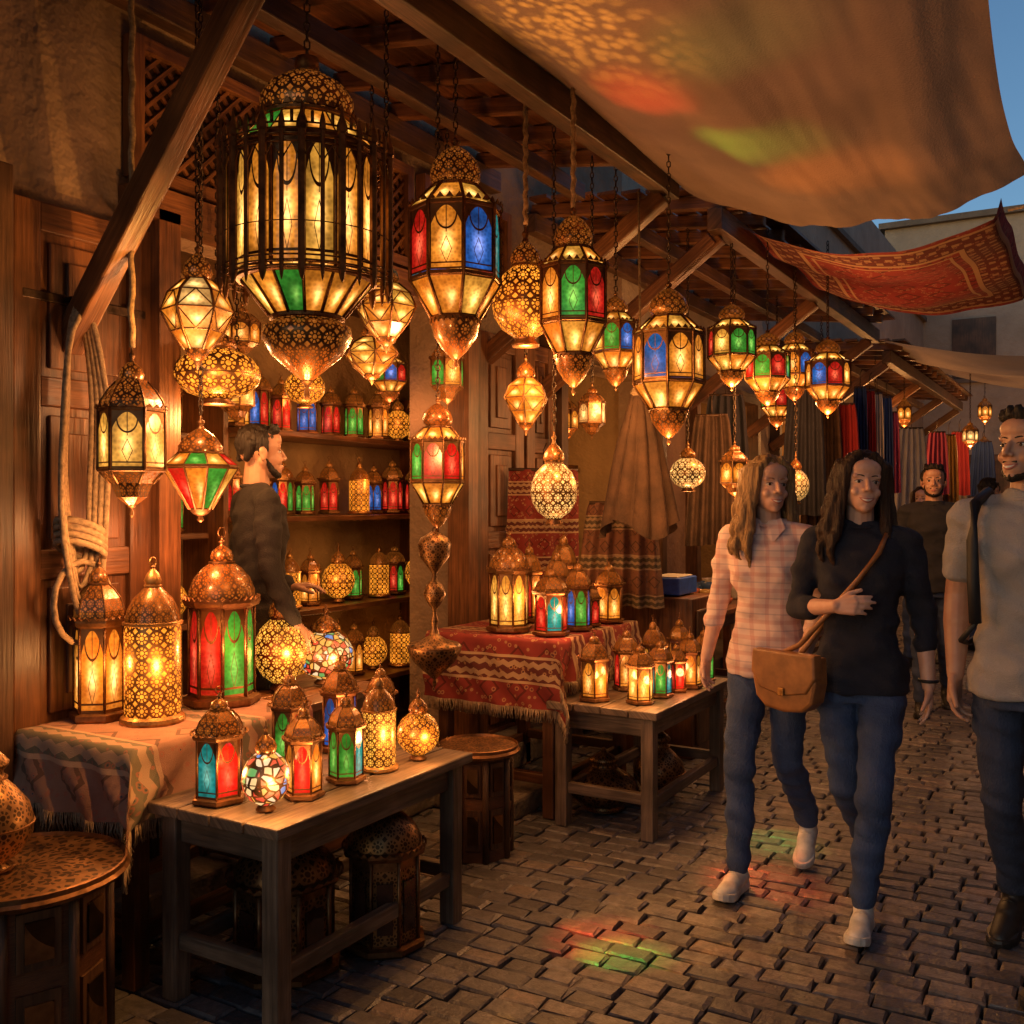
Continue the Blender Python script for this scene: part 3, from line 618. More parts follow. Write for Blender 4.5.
HANG="""G -2.05 2.27 1.80 1.04 0.50 agya
A -2.17 3.25 2.02 0.92 0.37 rabt
E -2.13 3.73 2.17 0.53 0.29 a
A -1.91 3.75 1.95 0.80 0.30 gagr
A -2.09 4.57 2.06 0.50 0.23 bcyg
A -1.75 4.42 1.77 0.78 0.34 abaa
S -2.23 3.91 1.80 0.37 0.21 y
E -2.12 3.97 1.40 0.43 0.21 c
A -1.91 5.84 2.17 0.55 0.29 gryg
A -1.78 6.14 2.08 0.50 0.28 rgrg
A -1.85 7.04 2.19 0.54 0.27 rabr
A -1.53 6.64 2.05 0.54 0.29 aabr
S -2.65 2.39 1.95 0.44 0.24 c
X -2.76 2.21 1.45 0.57 0.24 y
K -2.79 2.53 1.43 0.39 0.27 rgya
E -2.95 2.76 1.88 0.33 0.33 a
X -3.30 3.20 1.84 0.32 0.18 y
S -2.40 3.11 2.08 0.39 0.24 y
A -2.40 3.46 1.37 0.58 0.235 ragr
W -2.41 3.45 0.72 0.66 0.23 -
S -2.83 3.56 2.03 0.30 0.25 y
X -2.76 4.06 1.96 0.39 0.19 yg
X -2.28 4.69 1.83 0.30 0.16 c
E -2.21 5.90 1.57 0.32 0.22 c
X -1.99 6.14 1.52 0.38 0.21 a
E -1.79 6.84 1.49 0.36 0.18 c
X -3.35 3.28 2.15 0.26 0.18 a
E -3.40 3.75 1.97 0.28 0.20 a
A -3.45 4.5 2.05 0.34 0.20 rgb
X -2.03 12.7 2.38 0.42 0.2 a
X -1.35 13.1 2.14 0.36 0.2 c
X -1.40 15.4 2.59 0.42 0.20 a
X -2.14 11.5 2.3 0.36 0.2 a
X -1.6 17.5 2.2 .4 .2 a
X -1.3 20.0 2.3 .4 .22 a
A -1.0 18.5 2.4 .5 .26 ra
A -2.3 8.2 2.1 .5 .26 rgar
X -2.2 9.3 2.0 .4 .2 a
E -2.4 10.2 2.0 .35 .22 c"""
for i,l in enumerate(HANG.split('\n')):
    k,x,y,z,h,w,c=l.split(); x,y,z,h,w=map(float,(x,y,z,h,w))
    hg=3.3 if y<5.2 else 3.2
    if x<-3.2: hg=2.68
    elif x<-2.3 and y<5.2: hg=3.42
    if k=='W': hg=1.39
    put(k,x,y,z,h,w,c,hg,rope=(i in(2,3,13)))
TAB="""C -2.98 2.25 0.75 0.58 0.20 a
D -2.79 2.32 0.75 0.56 0.21 a
C8 -2.82 2.66 0.75 0.65 0.28 rggr
E -2.82 2.97 0.75 0.44 0.21 y
E -2.76 3.17 0.75 0.33 0.23 m
C -2.40 2.57 0.60 0.34 0.15 rg
C -2.38 2.81 0.60 0.36 0.15 rb
C -2.32 2.97 0.60 0.31 0.13 rg
C -2.29 2.15 0.60 0.34 0.17 trtb
E -2.10 2.15 0.60 0.26 0.14 m
C -2.10 2.31 0.60 0.30 0.13 ar
C -2.10 2.51 0.60 0.30 0.13 gtrg
D -2.10 2.68 0.60 0.33 0.13 y
E -2.06 2.85 0.60 0.25 0.15 a
U -2.28 2.42 0.00 0.50 0.38 -
U -2.10 2.71 0.00 0.56 0.29 -
C8 -2.55 4.30 0.857 0.52 0.23 y
C -2.30 4.28 0.857 0.35 0.19 rtrg
C -2.27 4.51 0.857 0.37 0.15 gb
C -2.53 4.85 0.857 0.51 0.16 a
C -2.66 4.70 0.857 0.45 0.15 ra
C -2.28 4.90 0.857 0.34 0.18 a
C -2.30 4.70 0.857 0.24 0.13 r
C -2.45 4.62 0.857 0.42 0.15 ag
C -2.03 4.20 0.58 0.33 0.16 a
C -1.82 4.25 0.58 0.29 0.14 y
C -2.01 4.52 0.58 0.32 0.14 ar
C -1.80 4.44 0.58 0.29 0.13 gt
C -1.78 4.60 0.58 0.25 0.11 r
C -1.76 4.73 0.58 0.30 0.13 a
C -1.96 4.77 0.58 0.32 0.13 b
C -1.90 4.95 0.58 0.34 0.13 a
C -1.76 4.93 0.58 0.29 0.12 g
C -1.92 4.64 0.58 0.36 0.12 y
V -2.1 4.45 0.0 0.30 0.34 -
V -1.95 4.80 0.0 0.36 0.26 -
V -2.6 1.62 0.50 0.36 0.22 -"""
for i,l in enumerate(TAB.split('\n')):
    k,x,y,z,h,w,c=l.split(); x,y,z,h,w=map(float,(x,y,z,h,w)); put(k,x,y,z+.004,h,w,c,light=(i<14 and i not in(5,7,11)) or i in(16,17,19,24,25,28,31))
variants=[]
for k,h,w,c in (('C',.38,.16,'a'),('C',.36,.15,'b'),('C',.38,.16,'r'),('C',.36,.15,'g'),('E',.36,.2,'a'),('D',.36,.15,'a'),('C8',.38,.18,'rgab'),('E',.34,.2,'y'),('C',.34,.15,'t')):
    variants.append((lantern_mb(k,h,w,c).mesh('lantern_'+k+c),h))
def stock(x,y,z,vi,light=False,s=1):
    me,h=variants[vi%len(variants)]; o=bpy.data.objects.new('shelf_lantern',me); scene.collection.objects.link(o)
    o.location=(x,y,z+.004); rz=random.random()*6; o.rotation_euler[2]=rz; o.scale=(s,s,s)
    if light: addlight(o,'lamp_glow',Matrix.Rotation(-rz,3,'Z')@Vector((.16,0,.2)),2.0,(1,.42,.11),.03)
seq=[[0,6,2,1,2,3,0,4],[2,8,6,3,2,5,1,2],[4,2,5,0,4,3,5,6],[4,5,0,4,5,0,4,5]]
for r,z in enumerate((1.89,1.43,.91,.45)):
    for i in range(9): stock(-3.93+random.uniform(-.04,.04),3.76+i*.205,z,seq[r][i%8],i in((2,6),(1,5),(3,),(4,))[r],random.uniform(.85,1))
# ---------------------------------------------------------------- setting
mb=MB(); mb.add([(-60,-60,-.03),(60,-60,-.03),(60,90,-.03),(-60,90,-.03)],[(0,1,2,3)],GROUT); mb.obj('ground')
def pavement():
    vs=[];fs=[];tone=[]
    y=-1.0
    while y<23:
        h=.090+random.uniform(-.006,.006); x=-3.3+random.uniform(-.1,.0)
        while x<2.5:
            w=.145+random.uniform(-.028,.032); g=.0035; e=.009; dz=random.uniform(-.004,.004); tx=random.uniform(-.025,.025); ty=random.uniform(-.035,.035)
            b=len(vs); x0,x1,y0,y1=x+g,x+w-g,y+g,y+h-g; cx=(x0+x1)/2;cy=(y0+y1)/2
            j=lambda:random.uniform(-.005,.005)
            base=.014*noise.noise((cx*.9,cy*.9,0))
            def pt(px,py,z): return (px+j(),py+j(),z+dz+(px-cx)*tx+(py-cy)*ty+base)
            o=[(x0,y0),(x1,y0),(x1,y1),(x0,y1)]
            vs.extend([(a,c,-.035) for a,c in o]); vs.extend([pt(a,c,-.007) for a,c in o]); vs.extend([pt(a+(e if a==x0 else -e),c+(e if c==y0 else -e),0) for a,c in o])
            for lo in(0,4):
                for k in range(4): fs.append((b+lo+k,b+lo+(k+1)%4,b+lo+4+(k+1)%4,b+lo+4+k))
            fs.append((b+8,b+9,b+10,b+11)); t_=random.random(); tone.extend([t_]*12); x+=w
        y+=h
    me=bpy.data.meshes.new('cobblestone_pavement'); me.from_pydata(vs,[],fs); me.materials.append(SETT)
    a=me.attributes.new('tone','FLOAT','POINT'); a.data.foreach_set('value',tone); me.update()
    o=bpy.data.objects.new('cobblestone_pavement',me); scene.collection.objects.link(o)
pavement()
B=empty('market_shop_building')
mb=MB(); WX=-3.15
ops=[(2.63,4.69,2.6),(5.85,7.6,2.5),(8.4,10.2,2.5),(11.0,12.8,2.5),(13.6,15.4,2.5),(16.4,18.4,2.5)]
prev=-4
for a,b,h in ops:
    mb.box((WX-.15,(prev+a)/2,1.3),(.3,a-prev,2.6),PLAST); mb.box((WX-.15,(a+b)/2,(h+2.6)/2+.001),(.296,b-a,max(.01,2.6-h)),PLAST); prev=b
mb.box((WX-.15,(prev+24)/2,1.3),(.3,24-prev,2.6),PLAST)
mb.box((WX-.15,1.5,3.9),(.3,11,2.6),PLAST); mb.box((WX-.15,15.5,3.9),(.3,17,2.6),PLAST2)
mb.box((WX-.15,15,5.6),(.3,18,.8),PLAST2); mb.box((WX-.1,15,5.25),(.35,18,.08),STONE)
mb.obj('walls',parent=B)
mb=MB()
for a,b,h in [(2.3,5.65,2.7)]+[(a-.1,b+.1,2.6) for a,b,h in ops[1:]]:
    D=-4.15
    mb.box((D-.05,(a+b)/2,h/2),(.1,b-a,h),PLASTI); mb.box(((D+WX-.3)/2,a-.05,h/2),(-(D-WX+.3),.1,h),PLASTI); mb.box(((D+WX-.3)/2,b+.05,h/2),(-(D-WX+.3),.1,h),PLASTI)
    mb.box(((D+WX-.3)/2,(a+b)/2,h+.03),(.7,b-a+.2,.06),WOOD); mb.box(((D+WX)/2,(a+b)/2,.03),(1.0,b-a,.06),STONE)
mb.obj('shop_rooms',parent=B)
mb=MB()
for z in(.45,.91,1.43,1.89): mb.box((-3.95,4.6,z-.018),(.36,1.85,.03),WOODR)
for z in(.9,1.35,1.85): mb.box((-4.02,3.0,z-.018),(.22,1.2,.03),WOODR)
for y in(3.66,5.54): mb.box((-4.0,y,1.15),(.3,.035,2.1),WOODR)
mb.obj('shelves',parent=B,bevel=.004)
for i in range(5):
    for r,z in enumerate((.9,1.35,1.85)): stock(-4.0,2.55+i*.22,z,(i*3+r*2)%8,i==2 and r!=0,.85)
def door_leaf(mb,y0,y1,z0,z1,x=-3.13):
    w=y1-y0; h=z1-z0; mb.box((x,(y0+y1)/2,(z0+z1)/2),(.05,w,h),WOODR)
    for yy in(y0+.05,y1-.05): mb.box((x+.035,yy,(z0+z1)/2),(.03,.1,h-.002),WOODR)
    nz=4
    for k in range(nz+1): mb.box((x+.033,(y0+y1)/2,z0+.05+k*(h-.1)/nz),(.027,w-.2,.1),WOODR)
    for k in range(nz):
        zc=z0+.05+(k+.5)*(h-.1)/nz; hh=(h-.1)/nz-.16
        mb.box((x+.03,(y0+y1)/2,zc),(.02,w-.28,hh),WOODR); mb.box((x+.042,(y0+y1)/2,zc),(.02,w-.40,hh-.12),WOODR)
mb=MB(); door_leaf(mb,2.0,2.56,.06,2.52); mb.box((-3.09,1.93,1.3),(.09,.1,2.6),WOOD)
for z in(.5,2.2): mb.box((-3.085,2.28,z),(.012,.5,.035),IRON)
mb.obj('shop_door_leaf',bevel=.005)
mb=MB(); door_leaf(mb,4.86,5.38,.06,2.5); door_leaf(mb,5.42,5.80,.06,2.5); mb.obj('shop_door_leaf',bevel=.005)
mb=MB()
for y in(2.6,4.72): mb.box((-3.1,y,1.3),(.14,.1,2.6),WOODR)
mb.box((-3.1,3.66,2.62),(.14,2.4,.12),WOODR); mb.box((-3.1,4.80,1.3),(.10,.05,2.58),WOOD)
for a,b,h in ops[1:]:
    for y in(a,b): mb.box((-3.1,y,h/2),(.12,.09,h),WOOD)
    mb.box((-3.1,(a+b)/2,h+.05),(.13,b-a+.3,.1),WOOD)
for y0,y1 in((2.5,3.25),(3.4,4.2),(4.35,5.2)):
    z0,z1=2.74,3.22; x=-3.13
    mb.box((x-.006,(y0+y1)/2,(z0+z1)/2),(.012,y1-y0,z1-z0),IRON)
    for yy in(y0,y1): mb.box((x+.02,yy,(z0+z1)/2),(.06,.05,z1-z0+.05),WOODR)
    for zz in(z0,z1): mb.box((x+.021,(y0+y1)/2,zz),(.058,y1-y0-.05,.05),WOODR)
    n=int((y1-y0+z1-z0)/.07)
    for s_ in(1,-1):
        for k in range(n):
            o=k*.07-(z1-z0)
            ya,yb=y0+o,y0+o+(z1-z0); za,zb=z0,z1
            if ya<y0: za+=y0-ya; ya=y0
            if yb>y1: zb-=yb-y1; yb=y1
            if yb-ya<.03: continue
            if s_<0: ya,yb=y0+y1-ya,y0+y1-yb
            mb.beam((x+.014+.006*s_,ya,za),(x+.014+.006*s_,yb,zb),.011,.015,WOODR)
mb.obj('door_frames_and_transoms',parent=B)
mb=MB(); mb.box((-3.0,3.4,.07),(.34,4.6,.14),STONE); mb.box((-2.72,4.3,.05),(.7,.5,.10),STONE); mb.box((-3.05,7.5,.06),(.25,3.2,.12),STONE); mb.obj('stone_plinth',parent=B,bevel=.015)
def pergola(name,x1,y0,y1,zo,zi,sp=.42):
    e=empty(name); mb=MB()
    mb.beam((x1,y0,zo),(x1,y1,zo),.09,.13,WOOD); mb.beam((x1-.55,y0+.01,zo+(zi-zo)*.5-.08),(x1-.55,y1-.01,zo+(zi-zo)*.5-.08),.07,.09,WOOD); mb.beam((-3.11,y0+.01,zi-.08),(-3.11,y1-.01,zi-.08),.08,.12,WOOD)
    y=y0+.1
    while y<y1: mb.beam((-3.14,y,zi+.02),(x1+.14,y,zo+.10),.06,.075,WOODR); y+=sp
    mb.obj('frame',parent=e,bevel=.006); mb=MB(); n=int((x1+.1+3.14)/.135)
    for k in range(n):
        f=(k+.5)/n; x=-3.12+f*(x1+.2+3.12); z=zi+.075+(zo+.155-zi-.075)*f
        mb.beam((x,y0-.02,z),(x,y1+.02,z),.125,.02,WOODR)
    mb.obj('roof_boards',parent=e)
    return e
p=pergola('wooden_pergola',-2.0,-.2,5.1,3.2,3.48)
mb=MB()
mb.beam((-3.12,2.23,2.05),(-2.0,2.10,3.13),.075,.10,WOODR); mb.beam((-3.12,4.98,2.35),(-2.0,4.98,3.13),.075,.1,WOODR); mb.obj('brace',parent=p,bevel=.008)
p=pergola('wooden_pergola',-1.9,5.5,10.2,3.12,3.35)
mb=MB()
for y in(5.65,7.9,10.05): mb.beam((-3.12,y,2.2),(-1.92,y,3.06),.075,.1,WOODR)
mb.beam((-2.6,5.62,2.55),(-1.95,5.62,3.04),.06,.08,WOODR)
mb.obj('brace',parent=p,bevel=.008)
p=pergola('wooden_pergola',-1.9,10.8,17,3.0,3.2)
mb=MB()
for y in(10.9,13,15,16.9): mb.beam((-3.12,y,2.1),(-1.92,y,2.94),.075,.1,WOODR)
mb.obj('brace',parent=p,bevel=.008)
def canopy(name,fn,m,nu=60,nv=60,us=1,vs=1):
    mb=MB(); mb.grid(fn,nu,nv,m,True,us,vs); return mb.obj(name)
def c1(u,v):
    y=.3+v*4.95; x=-2.06+u*(1.79+.05*sin(v*6)); z=3.30-.24*u-.22*sin(pi*u)*(0.6+.5*v*v)
    z+=.05*noise.noise((u*2.2,v*3,1))+.034*sin(9*u+3*v+2*noise.noise((u*3,v*3,5)))*v+.030*noise.noise((u*10,v*4,2))+.008*noise.noise((u*30,v*12,2))
    y+=.10*sin(pi*u)*v
    return (x,y,z)
canopy('canvas_awning',c1,CANVAS,110,110)
def c2(u,v):
    y=5.8+v*2.3; x=-1.85+u*1.46; z=3.14-.12*u-.22*sin(pi*u)*(1-.25*v)+.02*sin(v*14+u*3)+.02*noise.noise((u*5,v*5,7))
    if u>.94: x-=(u-.94)*1.0; z+=(u-.94)*1.2
    return (x,y,z)
canopy('hanging_carpet_awning',c2,CARPA,60,60,1.4,2.2)
def c3(u,v):
    return (-1.9+u*3.0,10.2+v*3.6,3.1-.3*sin(pi*u)+.1*v+.03*sin(v*9+u*4))
canopy('canvas_awning',c3,CANVAS2,40,40)
mb=MB()
for a,b in(((-.28,5.24,3.03),(2.3,5.6,3.7)),((-.28,.4,3.03),(2.3,.3,3.6)),((-.42,5.82,3.03),(2.3,6.2,3.6)),((-.42,8.1,3.05),(2.3,8.4,3.6))):
    mb.tube([Vector(a).lerp(Vector(b),i/8)-Vector((0,0,.06*sin(pi*i/8))) for i in range(9)],.008,ROPE,6)
mb.obj('awning_rope')
def building(name,x,y0,y1,h,face,wins):
    e=empty(name); mb=MB(); d=.4
    mb.box((x+face*-.2,(y0+y1)/2,h/2),(d,y1-y0,h),PLAST2); mb.box((x+face*-.17,(y0+y1)/2,h+.06),(d+.12,y1-y0+.1,.12),STONE); mb.obj('walls',parent=e,bevel=.01); mb=MB()
    for (yc,z0,w,hh) in wins:
        mb.box((x+face*.01,yc,z0+hh/2),(.03,w,hh),WOOD)
        for s_ in(-1,1): mb.box((x+face*.03,yc+s_*w/2,z0+hh/2),(.07,.08,hh+.08),WOODR)
        mb.box((x+face*.032,yc,z0+hh+.04),(.075,w+.16,.08),WOODR); mb.box((x+face*.032,yc,z0+hh*.5),(.05,w-.08,.05),WOODR); mb.box((x+face*.033,yc,z0+hh*.5),(.05,.05,hh-.02),WOODR)
    mb.obj('doors_and_windows',parent=e); return e
building('plaster_building',2.4,-4,9,4.6,-1,[(1,0.05,1.2,2.2),(4,0.05,1.4,2.3),(7,.05,1.3,2.3),(2.5,3.0,.8,1),(5.5,3.0,.8,1)])
building('plaster_building',2.5,9.4,22,6.5,-1,[(11,.05,1.4,2.3),(14,.05,1.4,2.3),(17,.05,1.4,2.3),(12,3.4,.8,1.1),(16,3.4,.8,1.1)])
e=empty('tan_building'); mb=MB(); mb.box((-.4,22.3,3.6),(7,.6,7.2),PLAST2); mb.box((-.4,22.25,7.26),(7.2,.8,.12),STONE); mb.obj('walls',parent=e)
mb=MB()
for xc in(-2.2,-.6,1.0):
    mb.box((xc,21.98,1.2),(1.1,.05,2.3),WOOD)
    mb.box((xc,21.96,2.4),(1.3,.08,.12),WOODR); mb.box((xc,21.98,4.6),(.8,.05,1.2),WOOD); mb.box((xc,21.96,3.95),(1,.1,.08),STONE)
    for s_ in(-1,1): mb.box((xc+.6*s_,21.96,1.2),(.1,.08,2.3),WOODR)
mb.obj('doors_and_windows',parent=e)
# ---------------------------------------------------------------- furniture
def table(name,x0,x1,y0,y1,h,m=WOODT,planks=4,leg=.06,shelf=.16):
    e=empty(name,((x0+x1)/2,(y0+y1)/2,0)); W=x1-x0;D=y1-y0; mb=MB()
    for k in range(planks):
        w=W/planks; mb.box((-W/2+w*(k+.5),0,h-.0175),(w-.004,D+random.uniform(-.01,.01),.035+random.uniform(-.002,.002)),m)
    for sx in(-1,1):
        for sy in(-1,1): mb.box((sx*(W/2-.06),sy*(D/2-.06),(h-.036)/2),(leg,leg,h-.036),m)
        mb.box((sx*(W/2-.062),0,h-.08),(.025,D-.12-leg,.085),m); mb.box((sx*(W/2-.06),0,shelf),(.035,D-.12-leg,.05),m)
    for sy in(-1,1):
        mb.box((0,sy*(D/2-.062),h-.08),(W-.12-leg,.025,.085),m); mb.box((0,sy*(D/2-.06),shelf+.02),(W-.12-leg,.035,.05),m)
    mb.obj('frame',parent=e,bevel=.005); return e
table('wooden_table',-2.48,-1.95,2.04,3.04,.60); table('wooden_table',-2.22,-1.67,4.08,5.1,.58)
table('wooden_table',-3.07,-2.52,2.02,2.80,.744,WOODR); table('carpet_table',-2.92,-2.2,4.14,5.05,.846,WOODR)
table('wooden_table',-3.05,-2.55,2.84,3.35,.744,WOODR); table('wooden_table',-2.9,-2.1,6.0,7.6,.8,WOODR)
table('wooden_table',-2.9,-2.2,8.5,10,.8,WOODR)
CORD=simple('fringe_cord',(.36,.25,.15),.9,.4,60)
def drape(name,x0,x1,y0,y1,z,o,m,us=1,amp=.02,step=.025):
    mb=MB(); ox0,ox1,oy0,oy1=o; U0,U1,V0,V1=x0-ox0,x1+ox1,y0-oy0,y1+oy1; nu=int((U1-U0)/step);nv=int((V1-V0)/step)
    def f(u,v):
        a=U0+u*(U1-U0);b=V0+v*(V1-V0); px=min(max(a,x0),x1);py=min(max(b,y0),y1); ex=abs(a-px);ey=abs(b-py); dr=max(ex,ey)+.35*min(ex,ey)
        k=min(1,dr/.12); s=amp*sin((a+b)*34+2*noise.noise((a*4,b*4,0)))*k+.012*k+.03*dr
        X=px+(s if a>x1 else -s if a<x0 else 0); Y=py+(s if b>y1 else -s if b<y0 else 0)
        if ex>0 and ey>0: X+=math.copysign(.4*min(ex,ey),a-px); Y+=math.copysign(.4*min(ex,ey),b-py)
        return (X,Y,z+.004-dr+.003*noise.noise((a*9,b*9,3)))
    mb.grid(f,nu,nv,m,True,(U1-U0)*us,(V1-V0)*us)
    E1=[f(i/160,0) for i in range(161)] if oy0 else []
    E2=[f(1,i/220) for i in range(221)] if ox1 else []
    for p in E1+E2:
        mb.tube([p,(p[0]+random.uniform(-.006,.006),p[1]+random.uniform(-.006,.006),p[2]-.03),(p[0]+random.uniform(-.01,.01),p[1]+random.uniform(-.01,.01),p[2]-.06)],.0025,CORD,3)
    return mb.obj(name)
drape('tablecloth',-3.07,-2.50,2.0,2.80,.75,(0,.22,.22,0),CLOTHT,1.4)
drape('carpet_table_cover',-2.93,-2.18,4.12,5.06,.85,(0,.20,.32,0),CARP,1.3,.012)
def octtable(x,y,h,r):
    mb=MB(); mb.lathe([(0,h),(r,h),(r+.01,h-.012),(r,h-.025),(r*.9,h-.03)],32,BR,cells=12); mb.lathe([(0,h+.002),(r*.96,h+.002)],32,FILV,cells=16)
    mb.lathe([(r*.97,h),(r*.99,h+.012),(r*1.01,h+.01),(r*1.01,h-.01)],32,BR)
    mb.lathe([(r*.82,h-.03),(r*.82,h*.45),(r*.84,.02),(r*.84,0)],8,WOODR)
    for k in range(8):
        a=2*pi*k/8; mb.tube([(r*.84*cos(a),r*.84*sin(a),0),(r*.83*cos(a),r*.83*sin(a),h-.03)],.014,WOOD,6)
        a2=a+pi/8; q=r*.82*cos(pi/8)+.004
        for zz,hh in((h*.3,h*.36),(h*.75,h*.3)):
            R=Matrix.Rotation(a2,3,'Z'); mb.box((q*cos(a2),q*sin(a2),zz),(.012,r*.4,hh),WOOD,R); mb.box(((q+.006)*cos(a2),(q+.006)*sin(a2),zz),(.012,r*.26,hh*.7),FILV,R)
    mb.obj('octagonal_side_table',(x,y,0))
octtable(-2.55,1.68,.5,.27); octtable(-2.3,3.62,.46,.17)
mb=MB()
for j in range(4):
    pts=[]
    for k in range(24):
        a=2*pi*k/24; pts.append((-3.02+.012*j,2.2+(.05+.014*j)*cos(a)+.004*sin(5*a),1.72+(.46+.02*j)*sin(a)-.03*j))
    mb.tube(pts,.010,ROPE,7,closed=True)
for j in range(4):
    mb.tube([(-3.01+.045*cos(a*pi/6),2.2+.075*cos(a*pi/6+1),1.34+j*.024+.035*sin(a*pi/6)) for a in range(12)],.012,ROPE,6,closed=True)
mb.tube([(-3.0,2.2+.11*cos(a*pi/8),1.16+.14*sin(a*pi/8)) for a in range(16)],.011,ROPE,6,closed=True)
mb.tube([(-3.12,2.2,2.2),(-2.98,2.2,2.2),(-2.96,2.2,2.24)],.012,IRON,6)
mb.obj('coiled_rope')
# ---------------------------------------------------------------- hanging textiles and goods
def hangcloth(name,x,y,z0,z1,w,m,ang=0,folds=5,amp=.03,taper=.6,us=1):
    mb=MB(); H=z1-z0
    def f(u,v):
        ww=w*(taper+(1-taper)*v**.6); a=(u-.5)*ww; d=amp*sin(u*folds*2*pi+v*1.5)*(.4+.8*v)+.02*noise.noise((u*4,v*4,x))
        return (a*cos(ang)-d*sin(ang),a*sin(ang)+d*cos(ang),H*(1-v)+.02*noise.noise((u*3,9,x))*v)
    mb.grid(f,48,24,m,True,w*us*2,H*us*2); mb.tube([(-w*taper*.5*cos(ang),-w*taper*.5*sin(ang),H),(w*taper*.5*cos(ang),w*taper*.5*sin(ang),H)],.01,WOOD,6)
    mb.tube([(0,0,H),(0,0,H+.12),(.02,0,H+.16)],.004,IRON,5)
    return mb.obj(name,(x,y,z0))
def hangcloak(name,x,y,z0,z1,r,m):
    mb=MB(); H=z1-z0; N=120
    def f(u,v):
        a=2*pi*u; rr=.025+r*(v**.8); fo=(1+.30*abs(sin(5*a+1.2*v))**.7*min(1,v*2.5)-.15); rr*=fo
        return (rr*cos(a)*1.0,rr*sin(a)*.75,H*(1-v)+.05*sin(3*a+1)*v*v)
    mb.grid(f,N,36,m,True,1.6,H*1.5); mb.tube([(0,0,H-.02),(.01,0,H+.1),(0,0,3.15-z0)],.006,ROPE,6)
    mb.lathe([(.03,H-.09),(.045,H-.06),(.03,H-.03)],12,ROPE)
    return mb.obj(name,(x,y,z0))
BRC=cloth('brown_wool',(.10,.05,.026),90,9,0,.6); DK=cloth('black_cotton',(.03,.03,.04),200,5,0,.4); BL=cloth('blue_cotton',(.05,.10,.28),200,5); RD=cloth('red_cotton',(.42,.03,.03),200,5); WH=cloth('white_cotton',(.6,.55,.48),200,5); PK=cloth('pink_cotton',(.6,.10,.18),200,5); YL=cloth('ochre_cotton',(.6,.35,.08),200,5)
hangcloak('hanging_wool_cloak',-2.10,4.88,1.36,2.14,.17,BRC)
hangcloth('hanging_kilim',-2.35,5.2,.9,1.5,.5,CARP2,.4,5,.04,.7)
hangcloth('hanging_rug',-2.9,5.3,.3,1.7,.5,CARP,.9,3,.03,.9)
for nm,x,y,z0,z1,w,m,a in [('hanging_robe',-1.95,7.7,1.4,2.4,.35,DK,.3),('hanging_robe',-1.9,8.1,1.3,2.35,.35,BRC,.4),('hanging_robe',-2.0,8.6,1.4,2.4,.35,DK,.4),('hanging_scarf',-1.8,9.0,1.5,2.5,.16,BL,.4),('hanging_scarf',-1.78,9.3,1.6,2.5,.14,RD,.4),('hanging_scarf',-1.77,9.6,1.5,2.5,.15,WH,.4),('hanging_scarf',-1.75,9.95,1.6,2.5,.15,BL,.4),('hanging_scarf',-1.6,12.2,1.6,2.3,.3,PK,.4),('hanging_scarf',-1.55,12.8,1.5,2.3,.25,YL,.4),('hanging_scarf',-1.55,13.8,1.6,2.4,.3,RD,.4),('hanging_robe',-1.75,11.4,1.3,2.3,.4,WH,.4),('hanging_robe',-1.7,14.6,1.2,2.2,.4,WH,.4),('hanging_robe',-2.4,7.2,1.3,2.3,.4,DK,.4),('hanging_robe',-2.3,6.6,1.2,2.1,.36,BRC,.4),('hanging_scarf',-1.8,10.5,1.6,2.4,.2,PK,.3),('hanging_scarf',-1.5,16.2,1.6,2.4,.4,BL,.3),('hanging_robe',-1.8,8.35,1.4,2.3,.3,RD,.3)]:
    hangcloth(nm,x,y,z0,z1,w,m,a)
def bowl(x,y,z,r,h,m,name='ceramic_bowl'):
    mb=MB(); mb.lathe([(0,.004),(r*.4,0),(r*.45,.012),(r*.8,h*.5),(r,h),(r*.95,h),(r*.74,h*.5),(0,.02)],20,m,smooth=True); mb.obj(name,(x,y,z))
CER=[simple('glaze_'+str(i),c,.25,.3,12) for i,c in enumerate([(.6,.54,.42),(.1,.2,.42),(.42,.12,.06),(.5,.32,.1)])]
for i in range(26): bowl(random.uniform(-2.8,-2.15),random.uniform(6.05,7.5),.804,random.uniform(.05,.09),random.uniform(.05,.12),random.choice(CER))
for i in range(16): bowl(random.uniform(-2.8,-2.25),random.uniform(8.6,9.9),.804,random.uniform(.06,.1),random.uniform(.06,.16),random.choice(CER))
for j,(a,b,h) in enumerate(ops[1:]):
    mb=MB()
    for z in(.8,1.3,1.8): mb.box((-3.95,(a+b)/2,z),(.3,b-a-.1,.03),WOODR)
    mb.obj('shop_shelf')
    n=0
    for z in(.8,1.3,1.8):
        for k in range(6): n+=1; stock(-3.95,a+.2+k*.27,z+.015,n*5%9,(k==2 and z>1 and j<2),.9)
for a,b,h in ops[1:]: put('X',-3.5,(a+b)/2,1.95,.4,.24,'a',2.55)
mb=MB(); mb.box((0,0,.05),(.2,.3,.1),simple('blue_paint',(.03,.1,.5),.4)); mb.box((0,0,.105),(.16,.26,.01),CER[0]); mb.obj('blue_tray',(-2.25,5.75,.95),bevel=.01)
mb=MB(); mb.box((0,0,.47),(.5,.4,.94),WOODR); mb.box((.26,0,.47),(.02,.3,.8),WOOD); mb.obj('wooden_chest',(-2.3,5.75,0),bevel=.01)
